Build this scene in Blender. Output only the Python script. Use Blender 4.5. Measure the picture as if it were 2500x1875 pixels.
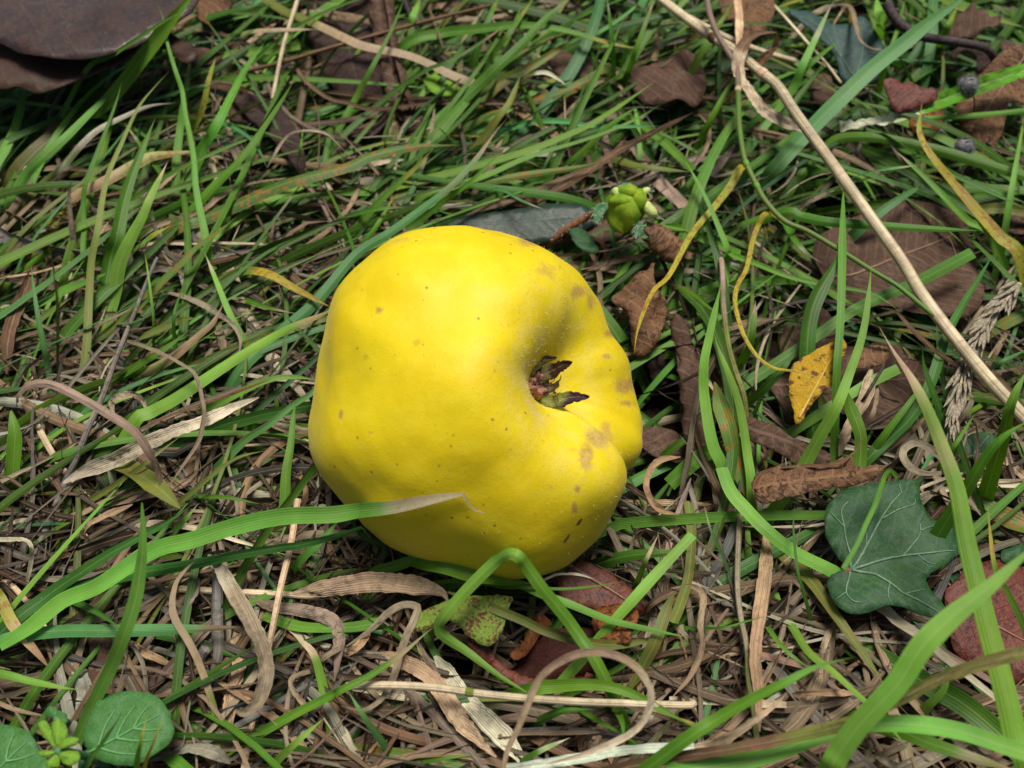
import bpy, bmesh, math, random
import numpy as np
from mathutils import Vector, Matrix, noise as mnoise
from mathutils.geometry import delaunay_2d_cdt

random.seed(7); RNG = np.random.default_rng(11)
SC = bpy.context.scene
COL = SC.collection
for _o in list(bpy.data.objects): bpy.data.objects.remove(_o)
RAD = math.radians
def S(x, a, b):
    t = np.clip((x-a)/(b-a), 0, 1); return t*t*(3-2*t)

# ---------------------------------------------------------------- camera (real scale, metres)
W0, H0 = 2500.0, 1875.0
PITCH = RAD(57); HFOV = RAD(60)
FPX = (W0/2)/math.tan(HFOV/2)
RIGHT = np.array([1.0, 0, 0]); FWD = np.array([0, math.cos(PITCH), -math.sin(PITCH)]); UP = np.array([0, math.sin(PITCH), math.cos(PITCH)])
FRUIT_PX = (1163.0, 985.0); FRUIT_D = 0.227
FRUIT_Z = 0.0405                                  # height of the fruit's middle above the soil
FRUIT_C = np.array([0.0, 0.0, FRUIT_Z])
def raydir(px, py): return RIGHT*((px-W0/2)/FPX) + UP*((H0/2-py)/FPX) + FWD
CAM = FRUIT_C - FRUIT_D*raydir(*FRUIT_PX)
cd = bpy.data.cameras.new('camera'); cam = bpy.data.objects.new('camera', cd); COL.objects.link(cam)
cam.matrix_world = Matrix(((RIGHT[0], UP[0], -FWD[0], CAM[0]), (RIGHT[1], UP[1], -FWD[1], CAM[1]), (RIGHT[2], UP[2], -FWD[2], CAM[2]), (0, 0, 0, 1)))
cd.sensor_width = 36; cd.lens = 18/math.tan(HFOV/2); cd.clip_start = 0.01; cd.clip_end = 200
cd.dof.use_dof = True; cd.dof.focus_distance = 0.228; cd.dof.aperture_fstop = 15
SC.camera = cam
SC.render.resolution_x = 1024; SC.render.resolution_y = 768

# ---------------------------------------------------------------- light: soft bright overcast, from behind and above
SUN_EL, SUN_AZ = RAD(76), RAD(15)                 # azimuth clockwise from +Y (behind the fruit)
wd = bpy.data.worlds.new('World'); SC.world = wd; wd.use_nodes = True
nt = wd.node_tree; nt.nodes.clear()
sky = nt.nodes.new('ShaderNodeTexSky'); sky.sky_type = 'NISHITA'; sky.sun_disc = False
sky.sun_elevation = SUN_EL; sky.sun_rotation = SUN_AZ; sky.air_density = 0.8; sky.dust_density = 4.0; sky.ozone_density = 0.6
bg = nt.nodes.new('ShaderNodeBackground'); bg.inputs[1].default_value = 0.05
wo = nt.nodes.new('ShaderNodeOutputWorld')
nt.links.new(sky.outputs[0], bg.inputs[0]); nt.links.new(bg.outputs[0], wo.inputs[0])
sl = bpy.data.lights.new('sun', 'SUN'); sl.energy = 3.3; sl.angle = RAD(20); sl.color = (1.0, 0.95, 0.87)
so = bpy.data.objects.new('sun', sl); COL.objects.link(so)
sd = Vector((math.sin(SUN_AZ)*math.cos(SUN_EL), math.cos(SUN_AZ)*math.cos(SUN_EL), math.sin(SUN_EL)))
so.rotation_euler = sd.to_track_quat('Z', 'Y').to_euler(); so.location = sd*3
vs = SC.view_settings; vs.view_transform = 'Standard'; vs.look = 'None'; vs.exposure = 0.40; vs.gamma = 1; vs.use_curve_mapping = False

# ---------------------------------------------------------------- photo coordinates -> places
PS = 850/2203.0
PAN = {'A': (0, 0, PS), 'B': (830, 0, PS), 'C': (1650, 0, PS), 'D': (0, 620, PS), 'E': (700, 500, 950/1659.), 'F': (1650, 620, PS),
       'G': (0, 1235, PS), 'H': (830, 1235, PS), 'I': (1650, 1235, PS), 'K': (1200, 800, 300/1991.), 'T': (0, 0, 2500/2212.), 'S': (0, 0, 1.0)}
def pts2d(s):
    out = []; p = PAN['S']
    for w in s.split():
        if w in PAN: p = PAN[w]; continue
        x, y = w.split(','); out.append((p[0]+float(x)*p[2], p[1]+float(y)*p[2]))
    return out
def at(px, py, z):                                # the place at height z (m) seen there
    d = raydir(px, py); return CAM + d*((z-CAM[2])/d[2])
def atdepth(px, py, D): return CAM + raydir(px, py)*D
def project(P):
    P = np.asarray(P, float)-CAM; D = P@FWD
    return W0/2+FPX*(P@RIGHT)/D, H0/2-FPX*(P@UP)/D, D
def inpoly(x, y, poly):
    x = np.asarray(x); y = np.asarray(y); c = np.zeros(x.shape, bool); n = len(poly); j = n-1
    for i in range(n):
        xi, yi = poly[i]; xj, yj = poly[j]
        c ^= ((yi > y) != (yj > y)) & (x < (xj-xi)*(y-yi)/((yj-yi) or 1e-9)+xi); j = i
    return c

# ---------------------------------------------------------------- object helpers
def link(name, me, mat=None, parent=None):
    o = bpy.data.objects.new(name, me); COL.objects.link(o)
    if mat is not None and me is not None and not me.materials: me.materials.append(mat)
    if parent is not None: o.parent = parent
    return o
def tag(o, label=None, cat=None, group=None, kind=None):
    if label: o['label'] = label
    if cat: o['category'] = cat
    if group: o['group'] = group
    if kind: o['kind'] = kind
    return o
def smooth(me):
    me.polygons.foreach_set('use_smooth', [True]*len(me.polygons)); me.update()
def mesh_np(name, V, F, uv=None, col=None, sm=True, attrs=None):
    """V (n,3), F (m,4) quads or (m,3) tris, per-vertex uv (n,2), per-vertex col (n,4)."""
    V = np.asarray(V, np.float32); F = np.asarray(F, np.int32); k = F.shape[1]
    me = bpy.data.meshes.new(name)
    me.vertices.add(len(V)); me.vertices.foreach_set('co', V.ravel())
    me.loops.add(F.size); me.loops.foreach_set('vertex_index', F.ravel())
    me.polygons.add(len(F)); me.polygons.foreach_set('loop_start', np.arange(0, F.size, k, dtype=np.int32))
    me.polygons.foreach_set('loop_total', np.full(len(F), k, np.int32))
    if sm: me.polygons.foreach_set('use_smooth', np.ones(len(F), bool))
    if uv is not None:
        l = me.uv_layers.new(name='UVMap'); l.data.foreach_set('uv', np.asarray(uv, np.float32)[F.ravel()].ravel())
    if col is not None:
        a = me.attributes.new('col', 'FLOAT_COLOR', 'POINT'); a.data.foreach_set('color', np.asarray(col, np.float32).ravel())
    for nm, arr in (attrs or {}).items():
        a = me.attributes.new(nm, 'FLOAT', 'POINT'); a.data.foreach_set('value', np.asarray(arr, np.float32))
    me.update(calc_edges=True); me.validate(); return me
def catmull(P, n):
    P = np.asarray(P, float)
    if len(P) < 3:
        t = np.linspace(0, 1, n)[:, None]; return P[0]*(1-t)+P[-1]*t
    Q = np.vstack([2*P[0]-P[1], P, 2*P[-1]-P[-2]])
    out = []
    for i in range(1, len(Q)-2):
        p0, p1, p2, p3 = Q[i-1], Q[i], Q[i+1], Q[i+2]
        t = np.linspace(0, 1, 12, endpoint=False)[:, None]
        out.append(.5*((2*p1)+(-p0+p2)*t+(2*p0-5*p1+4*p2-p3)*t*t+(-p0+3*p1-3*p2+p3)*t**3))
    C = np.vstack(out+[P[-1:]])
    s = np.r_[0, np.cumsum(np.linalg.norm(np.diff(C[:, :3], axis=0), axis=1))]
    u = np.linspace(0, s[-1], n)
    return np.stack([np.interp(u, s, C[:, k]) for k in range(C.shape[1])], 1)
def unit(v):
    n = np.linalg.norm(v, axis=-1, keepdims=True); return v/np.maximum(n, 1e-12)

# ---------------------------------------------------------------- materials
class NT:
    def __init__(s, name):
        s.m = bpy.data.materials.new(name); s.m.use_nodes = True; s.t = s.m.node_tree; s.t.nodes.clear()
    def n(s, ty, **kw):
        x = s.t.nodes.new('ShaderNode'+ty)
        for k, v in kw.items():
            if k.startswith('i_'):
                key = k[2:]; key = int(key) if key.isdigit() else key.replace('_', ' ')
                s.set(x.inputs[key], v)
            else: setattr(x, k, v)
        return x
    def set(s, inp, v):
        if isinstance(v, bpy.types.NodeSocket): s.t.links.new(v, inp)
        else: inp.default_value = v
    def math(s, op, a, b=0.0, c=0.0, clamp=False):
        x = s.n('Math', operation=op, use_clamp=clamp); s.set(x.inputs[0], a); s.set(x.inputs[1], b); s.set(x.inputs[2], c); return x.outputs[0]
    def mix(s, f, a, b, mode='MIX'):
        x = s.n('Mix', data_type='RGBA', blend_type=mode); s.set(x.inputs[0], f); s.set(x.inputs[6], a); s.set(x.inputs[7], b); return x.outputs[2]
    def noise(s, vec, scale, detail=3, rough=.55, out=0):
        x = s.n('TexNoise'); s.set(x.inputs['Vector'], vec); x.inputs['Scale'].default_value = scale; x.inputs['Detail'].default_value = detail; x.inputs['Roughness'].default_value = rough; return x.outputs[out]
    def ramp(s, f, stops):
        x = s.n('ValToRGB'); s.set(x.inputs[0], f); e = x.color_ramp.elements
        while len(e) < len(stops): e.new(.5)
        for el, (p, c) in zip(e, stops): el.position = p; el.color = (c if isinstance(c, tuple) else (c, c, c))+((1,) if not isinstance(c, tuple) or len(c) == 3 else ())
        return x.outputs[0]
    def step(s, v, a, b):
        x = s.n('MapRange', interpolation_type='SMOOTHSTEP'); s.set(x.inputs[0], v); x.inputs[1].default_value = a; x.inputs[2].default_value = b; return x.outputs[0]
    def bump(s, h, strength, dist):
        x = s.n('Bump'); x.inputs['Strength'].default_value = strength; x.inputs['Distance'].default_value = dist; s.set(x.inputs['Height'], h); return x.outputs[0]
    def out(s, sh):
        o = s.n('OutputMaterial'); s.t.links.new(sh, o.inputs[0]); return s.m
    def bsdf(s, col, rough=.6, nrm=None, spec=.4, **kw):
        p = s.n('BsdfPrincipled'); s.set(p.inputs['Base Color'], col); s.set(p.inputs['Roughness'], rough); p.inputs['Specular IOR Level'].default_value = spec
        if nrm is not None: s.set(p.inputs['Normal'], nrm)
        for k, v in kw.items(): s.set(p.inputs[k.replace('_', ' ')], v)
        return p.outputs[0]

def blade_material(name, green):
    g = NT(name)
    a = g.n('Attribute', attribute_name='col'); uv = g.n('UVMap').outputs[0]
    sep = g.n('SeparateXYZ'); g.t.links.new(uv, sep.inputs[0])
    u, v = sep.outputs[0], sep.outputs[1]                       # u: -1..1 across, v: metres along
    cmb = g.n('CombineXYZ'); g.set(cmb.inputs[0], g.math('MULTIPLY', u, .0022)); g.set(cmb.inputs[1], v)
    tc = cmb.outputs[0]
    # long streaks following the ribs
    st = g.n('CombineXYZ'); g.set(st.inputs[0], g.math('MULTIPLY', u, 5.5)); g.set(st.inputs[1], g.math('MULTIPLY', v, 22.0))
    streak = g.noise(st.outputs[0], 1.0, 2)
    wob = g.math('MULTIPLY', g.noise(tc, 60, 1), 1.2)
    rib = g.math('SINE', g.math('ADD', g.math('MULTIPLY', u, 21.0 if green else 26.0), wob))
    ribf = g.math('MULTIPLY_ADD', rib, .5, .5)
    c = a.outputs['Color']
    amt = .16 if green else .52
    br = g.math('MULTIPLY_ADD', g.math('SUBTRACT', streak, .5), amt*3.2, 1.0)
    br = g.math('MULTIPLY', br, g.math('MULTIPLY_ADD', ribf, amt*.45, 1-amt*.25))
    big = g.noise(tc, 120, 3)
    br = g.math('MULTIPLY', br, g.math('MULTIPLY_ADD', big, .7 if green else 1.3, .65 if green else .38))
    hsv = g.n('HueSaturation'); g.set(hsv.inputs['Color'], c); g.set(hsv.inputs['Value'], br)
    g.set(hsv.inputs['Hue'], g.math('MULTIPLY_ADD', g.noise(tc, 45, 2), .05, .475))
    c = hsv.outputs[0]
    # pale keel
    keel = g.math('SUBTRACT', 1.0, g.step(g.math('ABSOLUTE', u), .02, .16))
    c = g.mix(g.math('MULTIPLY', keel, .28), c, (.30, .40, .14, 1) if green else (.5, .42, .28, 1))
    # rust pustules (amount in alpha)
    rn = g.noise(tc, 520, 3, .6); rb = g.noise(tc, 110, 2)
    rs = g.math('MULTIPLY', g.step(g.math('ADD', rn, g.math('MULTIPLY', rb, .55)), .79, .89), a.outputs['Alpha'])
    c = g.mix(rs, c, (.30, .13, .02, 1) if green else (.07, .045, .03, 1))
    # specks
    sp = g.step(g.noise(tc, 900, 1), .70, .76)
    c = g.mix(g.math('MULTIPLY', sp, .35), c, (.05, .03, .015, 1) if not green else (.33, .34, .2, 1))
    h = g.math('ADD', g.math('MULTIPLY', ribf, .6), g.math('MULTIPLY', streak, .8))
    nb = g.bump(h, .28 if green else .6, .00025)
    p = g.bsdf(c, g.math('MULTIPLY_ADD', big, .25, .36 if green else .62), nb, .32 if green else .15)
    tr = g.n('BsdfTranslucent'); hs2 = g.n('HueSaturation'); g.set(hs2.inputs['Color'], c); hs2.inputs['Saturation'].default_value = 1.1; hs2.inputs['Value'].default_value = 1.25
    g.t.links.new(hs2.outputs[0], tr.inputs[0])
    mx = g.n('MixShader'); mx.inputs[0].default_value = .28 if green else .12
    g.t.links.new(p, mx.inputs[1]); g.t.links.new(tr.outputs[0], mx.inputs[2])
    return g.out(mx.outputs[0])
M_GREEN = blade_material('green_blade', True); M_DRY = blade_material('dry_blade', False)

def leaf_material(name, c1, c2, c3, spots=None, spot_amt=.5, vein=(.2, .12, .06), vein_amt=.3, rough=.72, spec=.15, trans=.1, bump=.6, veink=2.6, net=0.0, netc=(.1, .18, .1), sps=9.0):
    """UV in cm: u along midrib, v signed distance from it."""
    g = NT(name); uv = g.n('UVMap').outputs[0]
    sep = g.n('SeparateXYZ'); g.t.links.new(uv, sep.inputs[0]); u, v = sep.outputs[0], sep.outputs[1]
    n1 = g.noise(uv, 1.3, 4); n2 = g.noise(uv, 6.0, 4, .65); n3 = g.noise(uv, 26.0, 3)
    c = g.mix(g.step(n1, .38, .62), c1+(1,), c2+(1,))
    c = g.mix(g.step(g.math('MULTIPLY_ADD', n2, .7, g.math('MULTIPLY', n1, .35)), .50, .68), c, c3+(1,))
    c = g.mix(1.0, c, g.ramp(n3, [(.3, .72), (.7, 1.25)]), 'MULTIPLY')
    av = g.math('ABSOLUTE', v)
    ph = g.math('FRACT', g.math('MULTIPLY', g.math('SUBTRACT', g.math('ADD', u, g.math('MULTIPLY', n1, .35)), g.math('MULTIPLY', av, .75)), veink))
    sv = g.math('SUBTRACT', 1.0, g.step(g.math('ABSOLUTE', g.math('SUBTRACT', ph, .5)), .02, .12))
    mv = g.math('SUBTRACT', 1.0, g.step(av, .02, .07))
    vv = g.math('MAXIMUM', g.math('MULTIPLY', sv, .75), mv)
    c = g.mix(g.math('MULTIPLY', vv, vein_amt), c, vein+(1,))
    if net:
        wv = g.n('VectorMath', operation='ADD'); g.set(wv.inputs[0], uv); nz = g.n('TexNoise', i_Vector=uv); nz.inputs['Scale'].default_value = 3.0
        sc = g.n('VectorMath', operation='SCALE'); g.set(sc.inputs[0], nz.outputs['Color']); sc.inputs['Scale'].default_value = .25; g.set(wv.inputs[1], sc.outputs[0])
        ve = g.n('TexVoronoi', feature='DISTANCE_TO_EDGE'); g.set(ve.inputs['Vector'], wv.outputs[0]); ve.inputs['Scale'].default_value = 3.2
        vl = g.math('SUBTRACT', 1.0, g.step(ve.outputs['Distance'], .015, .07)); c = g.mix(g.math('MULTIPLY', vl, net), c, netc+(1,))
    if spots:
        sn = g.step(g.math('ADD', g.math('MULTIPLY', g.noise(uv, sps, 3, .6), .65), g.math('MULTIPLY', g.noise(uv, 2.2, 2), .45)), .62-.14*spot_amt, .68-.14*spot_amt)
        c = g.mix(sn, c, spots+(1,))
    fl = g.step(g.noise(uv, 38.0, 2), .70, .74)
    c = g.mix(g.math('MULTIPLY', fl, .35), c, (.45, .40, .33, 1))
    h = g.math('ADD', g.math('ADD', g.math('MULTIPLY', n2, .8), g.math('MULTIPLY', n3, .45)), g.math('MULTIPLY', vv, .35))
    nb = g.bump(h, bump, .0006)
    p = g.bsdf(c, g.math('MULTIPLY_ADD', n2, .3, rough-.15), nb, spec)
    tr = g.n('BsdfTranslucent'); g.set(tr.inputs[0], c)
    mx = g.n('MixShader'); mx.inputs[0].default_value = trans
    g.t.links.new(p, mx.inputs[1]); g.t.links.new(tr.outputs[0], mx.inputs[2])
    return g.out(mx.outputs[0])
M_BROWN = leaf_material('brown_leaf', (0.0837, 0.0465, 0.0298), (0.1178, 0.0713, 0.0484), (0.0527, 0.0310, 0.0236), None, vein=(.26, .17, .12), vein_amt=.35)
M_BROWN2 = leaf_material('tan_brown_leaf', (0.1680, 0.0875, 0.0434), (0.1190, 0.0595, 0.0315), (0.2100, 0.1260, 0.0700), (.06, .033, .02), .25, vein=(.34, .2, .11), vein_amt=.4)
M_DARKBR = leaf_material('dark_brown_leaf', (0.0385, 0.0238, 0.0203), (0.0630, 0.0385, 0.0315), (0.0280, 0.0182, 0.0168), None, vein=(.13, .09, .075), vein_amt=.3)
M_LEATHER = leaf_material('leathery_leaf', (0.03, 0.018, 0.017), (0.045, 0.026, 0.019), (0.06, 0.028, 0.021), (.045, .06, .03), -.1, vein=(.09, .055, .05), vein_amt=.12, rough=.42, spec=.45, bump=.25, trans=.02, veink=1.1)
M_LEATHER2 = leaf_material('reddish_leathery_leaf', (.060, .032, .022), (.048, .030, .018), (.075, .034, .024), (.05, .06, .025), -.05, vein=(.12, .07, .055), vein_amt=.12, rough=.5, spec=.25, bump=.25, trans=.05, veink=1.1)
M_RED = leaf_material('red_leaf', (0.135, 0.03, 0.017), (0.1, 0.022, 0.014), (0.18, 0.055, 0.026), (.05, .014, .012), .2, vein=(.2, .06, .035), vein_amt=.15, rough=.5, spec=.4)
M_ORANGE = leaf_material('orange_leaf', (.19, .065, .02), (.14, .042, .016), (.24, .10, .03), (.07, .022, .012), .4, vein=(.4, .2, .07), vein_amt=.25)
M_MAROON = leaf_material('maroon_leaf', (0.055, 0.014, 0.01), (0.08, 0.022, 0.014), (0.04, 0.012, 0.01), None, vein=(.12, .03, .03), vein_amt=.2, rough=.5)
M_SPOTTED = leaf_material('spotted_leaf', (.17, .27, .035), (.22, .30, .05), (.13, .2, .03), (.14, .05, .035), .42, vein=(.3, .36, .1), vein_amt=.25, trans=.2, sps=13.0)
M_YELLOW = leaf_material('yellow_leaf', (0.5, 0.3, 0.018), (0.4, 0.24, 0.018), (0.54, 0.36, 0.045), (.16, .06, .035), .28, vein=(.66, .45, .08), vein_amt=.3, trans=.2, sps=3.2)
M_IVY = leaf_material('ivy_green', (0.018, 0.062, 0.02), (0.022, 0.075, 0.022), (0.038, 0.105, 0.024), None, vein=(.07, .13, .08), vein_amt=.25, rough=.55, spec=.25, bump=.35, trans=.06, veink=1.6, net=.34, netc=(.055, .12, .07))
M_IVYBLUE = leaf_material('ivy_blue_green', (0.0263, 0.0638, 0.0562), (0.0338, 0.0750, 0.0638), (0.0225, 0.0562, 0.0450), None, vein=(.1, .17, .13), vein_amt=.25, rough=.55, spec=.25, bump=.3, trans=.06, veink=1.6)
M_ROUND = leaf_material('round_green_leaf', (0.075, 0.225, 0.055), (0.092, 0.265, 0.065), (0.062, 0.185, 0.04), None, vein=(.12, .27, .13), vein_amt=.3, rough=.5, spec=.3, bump=.3, trans=.35, veink=.9)
M_LIME = leaf_material('lime_leaf', (.19, .38, .03), (.22, .42, .05), (.15, .32, .03), None, vein=(.3, .48, .1), vein_amt=.25, trans=.3, veink=3)
M_DKGREEN = leaf_material('dark_glossy_leaf', (0.0121, 0.0303, 0.0154), (0.0193, 0.0413, 0.0275), (0.0165, 0.0275, 0.0165), (.10, .05, .05), -.15, vein=(.015, .04, .02), vein_amt=.3, rough=.45, spec=.35, bump=.3, trans=.03, veink=1.0)
M_GREYLEAF = leaf_material('grey_leaf', (.16, .15, .12), (.12, .115, .09), (.2, .18, .15), None, vein=(.25, .23, .2), vein_amt=.3)
def plain(name, c, c2, scale=700, rough=.7, spec=.25, bump=.5, dist=.0004, **kw):
    g = NT(name); tc = g.n('TexCoord').outputs['Object']
    n = g.noise(tc, scale, 4); col = g.mix(g.step(n, .35, .65), c+(1,), c2+(1,))
    return g.out(g.bsdf(col, rough, g.bump(n, bump, dist), spec, **kw))
M_RVEIN = plain('round_leaf_vein', (.10, .28, .08), (.13, .33, .11), 900)
M_MIDRIB = plain('leaf_midrib', (.20, .12, .08), (.28, .17, .11), 900)
M_MIDYEL = plain('yellow_midrib', (.62, .42, .08), (.55, .36, .06), 900)
M_VEIN = plain('pale_vein', (.10, .19, .11), (.17, .27, .17), 900, .6)
M_TWIG = plain('dark_twig', (.035, .026, .026), (.075, .055, .055), 900)
M_BURR = plain('grey_burr', (.12, .115, .12), (.22, .21, .21), 1200)
M_SPIKE = plain('pale_spikelet', (.20, .17, .12), (.36, .31, .22), 1500)
M_BUD = plain('bud_green', (.11, .22, .012), (.24, .34, .02), 260, .75, .15, .6)
M_NUB = plain('bud_nub', (.42, .52, .14), (.50, .58, .2), 900, .6)
M_HAIR = plain('white_hair', (.55, .62, .52), (.6, .66, .56), 900, .6)
M_HAIRSTEM = plain('hairy_brown_stem', (.14, .055, .025), (.22, .10, .05), 900)
M_SEPALG = plain('hairy_sepal', (.06, .17, .075), (.09, .22, .10), 900)
# ---------------------------------------------------------------- ground
def build_ground():
    xs = np.concatenate([[-60, -20, -6, -2, -.9], np.linspace(-.5, .5, 121), [.9, 2, 6, 20, 60]])
    ys = np.concatenate([[-60, -20, -6, -2, -.9], np.linspace(-.45, .65, 131), [1., 2, 6, 20, 60]])
    X, Y = np.meshgrid(xs, ys); n = len(xs); m = len(ys)
    Z = np.array([mnoise.fractal(Vector((x*28, y*28, 3)), 1, 2, 4)*.004 + mnoise.noise(Vector((x*7, y*7, 9)))*.004 for x, y in zip(X.ravel(), Y.ravel())])
    Z = np.where((np.abs(X.ravel()) < .55) & (np.abs(Y.ravel()-.1) < .6), Z, 0)
    dc = np.hypot(X.ravel(), Y.ravel()); Z = Z*S(dc, .01, .05) - .0015
    idx = np.arange(n*m).reshape(m, n)
    F = np.stack([idx[:-1, :-1], idx[:-1, 1:], idx[1:, 1:], idx[1:, :-1]], -1).reshape(-1, 4)
    g = NT('soil'); tc = g.n('TexCoord').outputs['Object']
    n1 = g.noise(tc, 90, 5, .6); n2 = g.noise(tc, 700, 4)
    c = g.ramp(n1, [(.3, (.010, .007, .005)), (.6, (.024, .016, .011)), (.8, (.045, .032, .022))])
    h = g.math('ADD', g.math('MULTIPLY', n1, 1.2), g.math('MULTIPLY', n2, .4))
    m_ = g.out(g.bsdf(c, .9, g.bump(h, .9, .002), .15))
    tag(link('ground', mesh_np('ground', np.stack([X.ravel(), Y.ravel(), Z], 1), F), m_), kind='structure')
build_ground()

# ---------------------------------------------------------------- the quince
OUT = [(1070, 558), (1180, 560), (1270, 588), (1380, 640), (1460, 710), (1520, 800), (1545, 880), (1548, 960), (1560, 1050), (1550, 1120), (1520, 1185), (1480, 1245),
       (1420, 1320), (1350, 1380), (1290, 1402), (1200, 1390), (1100, 1370), (1000, 1345), (920, 1290), (880, 1232), (830, 1180), (780, 1120), (767, 1060), (775, 980),
       (785, 900), (808, 800), (815, 745), (850, 680), (920, 610), (985, 573)]
GROW = [0, 15, 12, -6, 6, 4, 36, 28, 15, 14, 16, 22, 22, 20, 12, 8, 8, 10, 12, 18, 24, 20, 14, 7, 0, 12, 11, 0, 0, 4]
_an = np.array([math.atan2(FRUIT_PX[1]-y, x-FRUIT_PX[0]) for x, y in OUT]); _ra = np.array([math.hypot(x-FRUIT_PX[0], y-FRUIT_PX[1])+q for (x, y), q in zip(OUT, GROW)])*FRUIT_D/FPX
_ra = _ra/np.sqrt(1+(_ra/FRUIT_D)**2)
RCORR = np.zeros(72)
_o = np.argsort(_an); _an = _an[_o]; _ra = _ra[_o]
_fa = np.linspace(-math.pi, math.pi, 721); _fr = np.interp(_fa, np.r_[_an[-1]-2*math.pi, _an, _an[0]+2*math.pi], np.r_[_ra[-1], _ra, _ra[0]])
_k = np.hanning(41); _k /= _k.sum(); _fr = np.convolve(np.r_[_fr[-61:-1], _fr, _fr[1:61]], _k, 'same')[60:-60]
R0 = float(_fr.mean())
CAMR = np.stack([RIGHT, UP, -FWD])                # rows: camera axes (right, up, towards camera)
_t, _b = RAD(45), RAD(14)
AX = np.array([math.sin(_t)*math.cos(_b), math.sin(_t)*math.sin(_b), math.cos(_t)])
E1 = np.array([1., 0, 0]); E1 = unit(E1-(E1@AX)*AX); E2 = np.cross(AX, E1)
_ax = np.array([-180, -150, -122, -80, -52, -36, -10, 20, 60, 105, 145, 165, 180.]); _av = np.array([26, 25, 22, 19.5, 20.5, 25, 33, 35, 30, 21.5, 20.5, 23, 26.])
A0P = np.linspace(-180, 180, 361); _q = np.interp(A0P, _ax, _av); _k2 = np.hanning(31); _k2 /= _k2.sum(); A0V = np.convolve(np.r_[_q[-41:-1], _q, _q[1:41]], _k2, 'same')[40:-40]
def wrapd(a): return (a+180) % 360-180
def fruit_r(d):
    """distance of the skin from the fruit's middle along unit directions d given in camera axes"""
    ph = np.arctan2(d[:, 1], d[:, 0]); sn = np.sqrt(np.clip(1-d[:, 2]**2, 0, 1))
    re = np.interp(ph, _fa, _fr)
    s = S(sn, .30, 1.0)
    r = re*s + R0*.985*(1-s)
    al = np.degrees(np.arccos(np.clip(d@AX, -1, 1))); ps = np.degrees(np.arctan2(d@E2, d@E1))
    a0 = np.interp(ps, A0P, A0V)
    ex = 2.6-.8*np.exp(-(wrapd(ps-45)/62)**2); r = r - R0*.47*np.exp(-(al/a0)**ex)
    rim = np.exp(-((al-1.55*a0)/15)**2)
    r = r + R0*rim*(.03*np.exp(-(wrapd(ps-190)/45)**2) + .028*np.exp(-(wrapd(ps-100)/34)**2) + .05*np.exp(-(wrapd(ps+80)/24)**2) + .02*np.exp(-(wrapd(ps+8)/20)**2))
    gw = S(al, 10, 24)*(1-S(al, 80, 125))
    dg = wrapd(ps+40); r = r - R0*.105*np.exp(-(dg/np.where(dg < 0, 8.5, 15))**2)*gw
    r = r + R0*.028*np.exp(-(wrapd(ps+20)/13)**2)*S(al, 34, 50)*(1-S(al, 75, 110))
    r = r + R0*.014*np.exp(-(wrapd(ps+58)/13)**2)*S(al, 14, 26)*(1-S(al, 34, 56))
    r = r - R0*.04*np.exp(-(wrapd(ps-158)/13)**2)*S(al, 20, 34)*(1-S(al, 48, 75))
    r = r - R0*.012*np.exp(-(wrapd(ps+122)/18)**2)*S(al, 12, 26)*(1-S(al, 50, 90))
    r = r - R0*.012*np.exp(-(wrapd(ps+14)/4.5)**2)*S(al, 12, 24)*(1-S(al, 48, 70))
    r = r - R0*.007*np.exp(-(wrapd(ps-14)/6)**2)*S(al, 18, 30)*(1-S(al, 60, 85))
    r = r - R0*.006*np.exp(-(wrapd(ps-40)/7)**2)*S(al, 20, 34)*(1-S(al, 60, 85))
    # hidden stalk end: a shallow dimple
    r = r - R0*.12*np.exp(-((180-al)/22)**2)
    lump = .010*np.sin(d[:, 0]*5.1+1.0)*np.sin(d[:, 1]*4.3+.4) + .006*np.sin(d[:, 0]*9+d[:, 1]*8.0+2)*np.sin(d[:, 2]*7)
    return r*(1+lump)
def fruit_gap(P):
    """signed distance-like value: >0 outside the skin"""
    q = (np.asarray(P, float)-FRUIT_C)@CAMR.T; n = np.linalg.norm(q, axis=1)
    return n-fruit_r(q/np.maximum(n, 1e-9)[:, None])
def ray_fruit(px, py):
    D = np.linspace(.16, .26, 500); P = CAM+raydir(px, py)[None]*D[:, None]; g = fruit_gap(P)
    i = np.argmax(g < 0); return P[i] if (g < 0).any() else None

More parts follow.
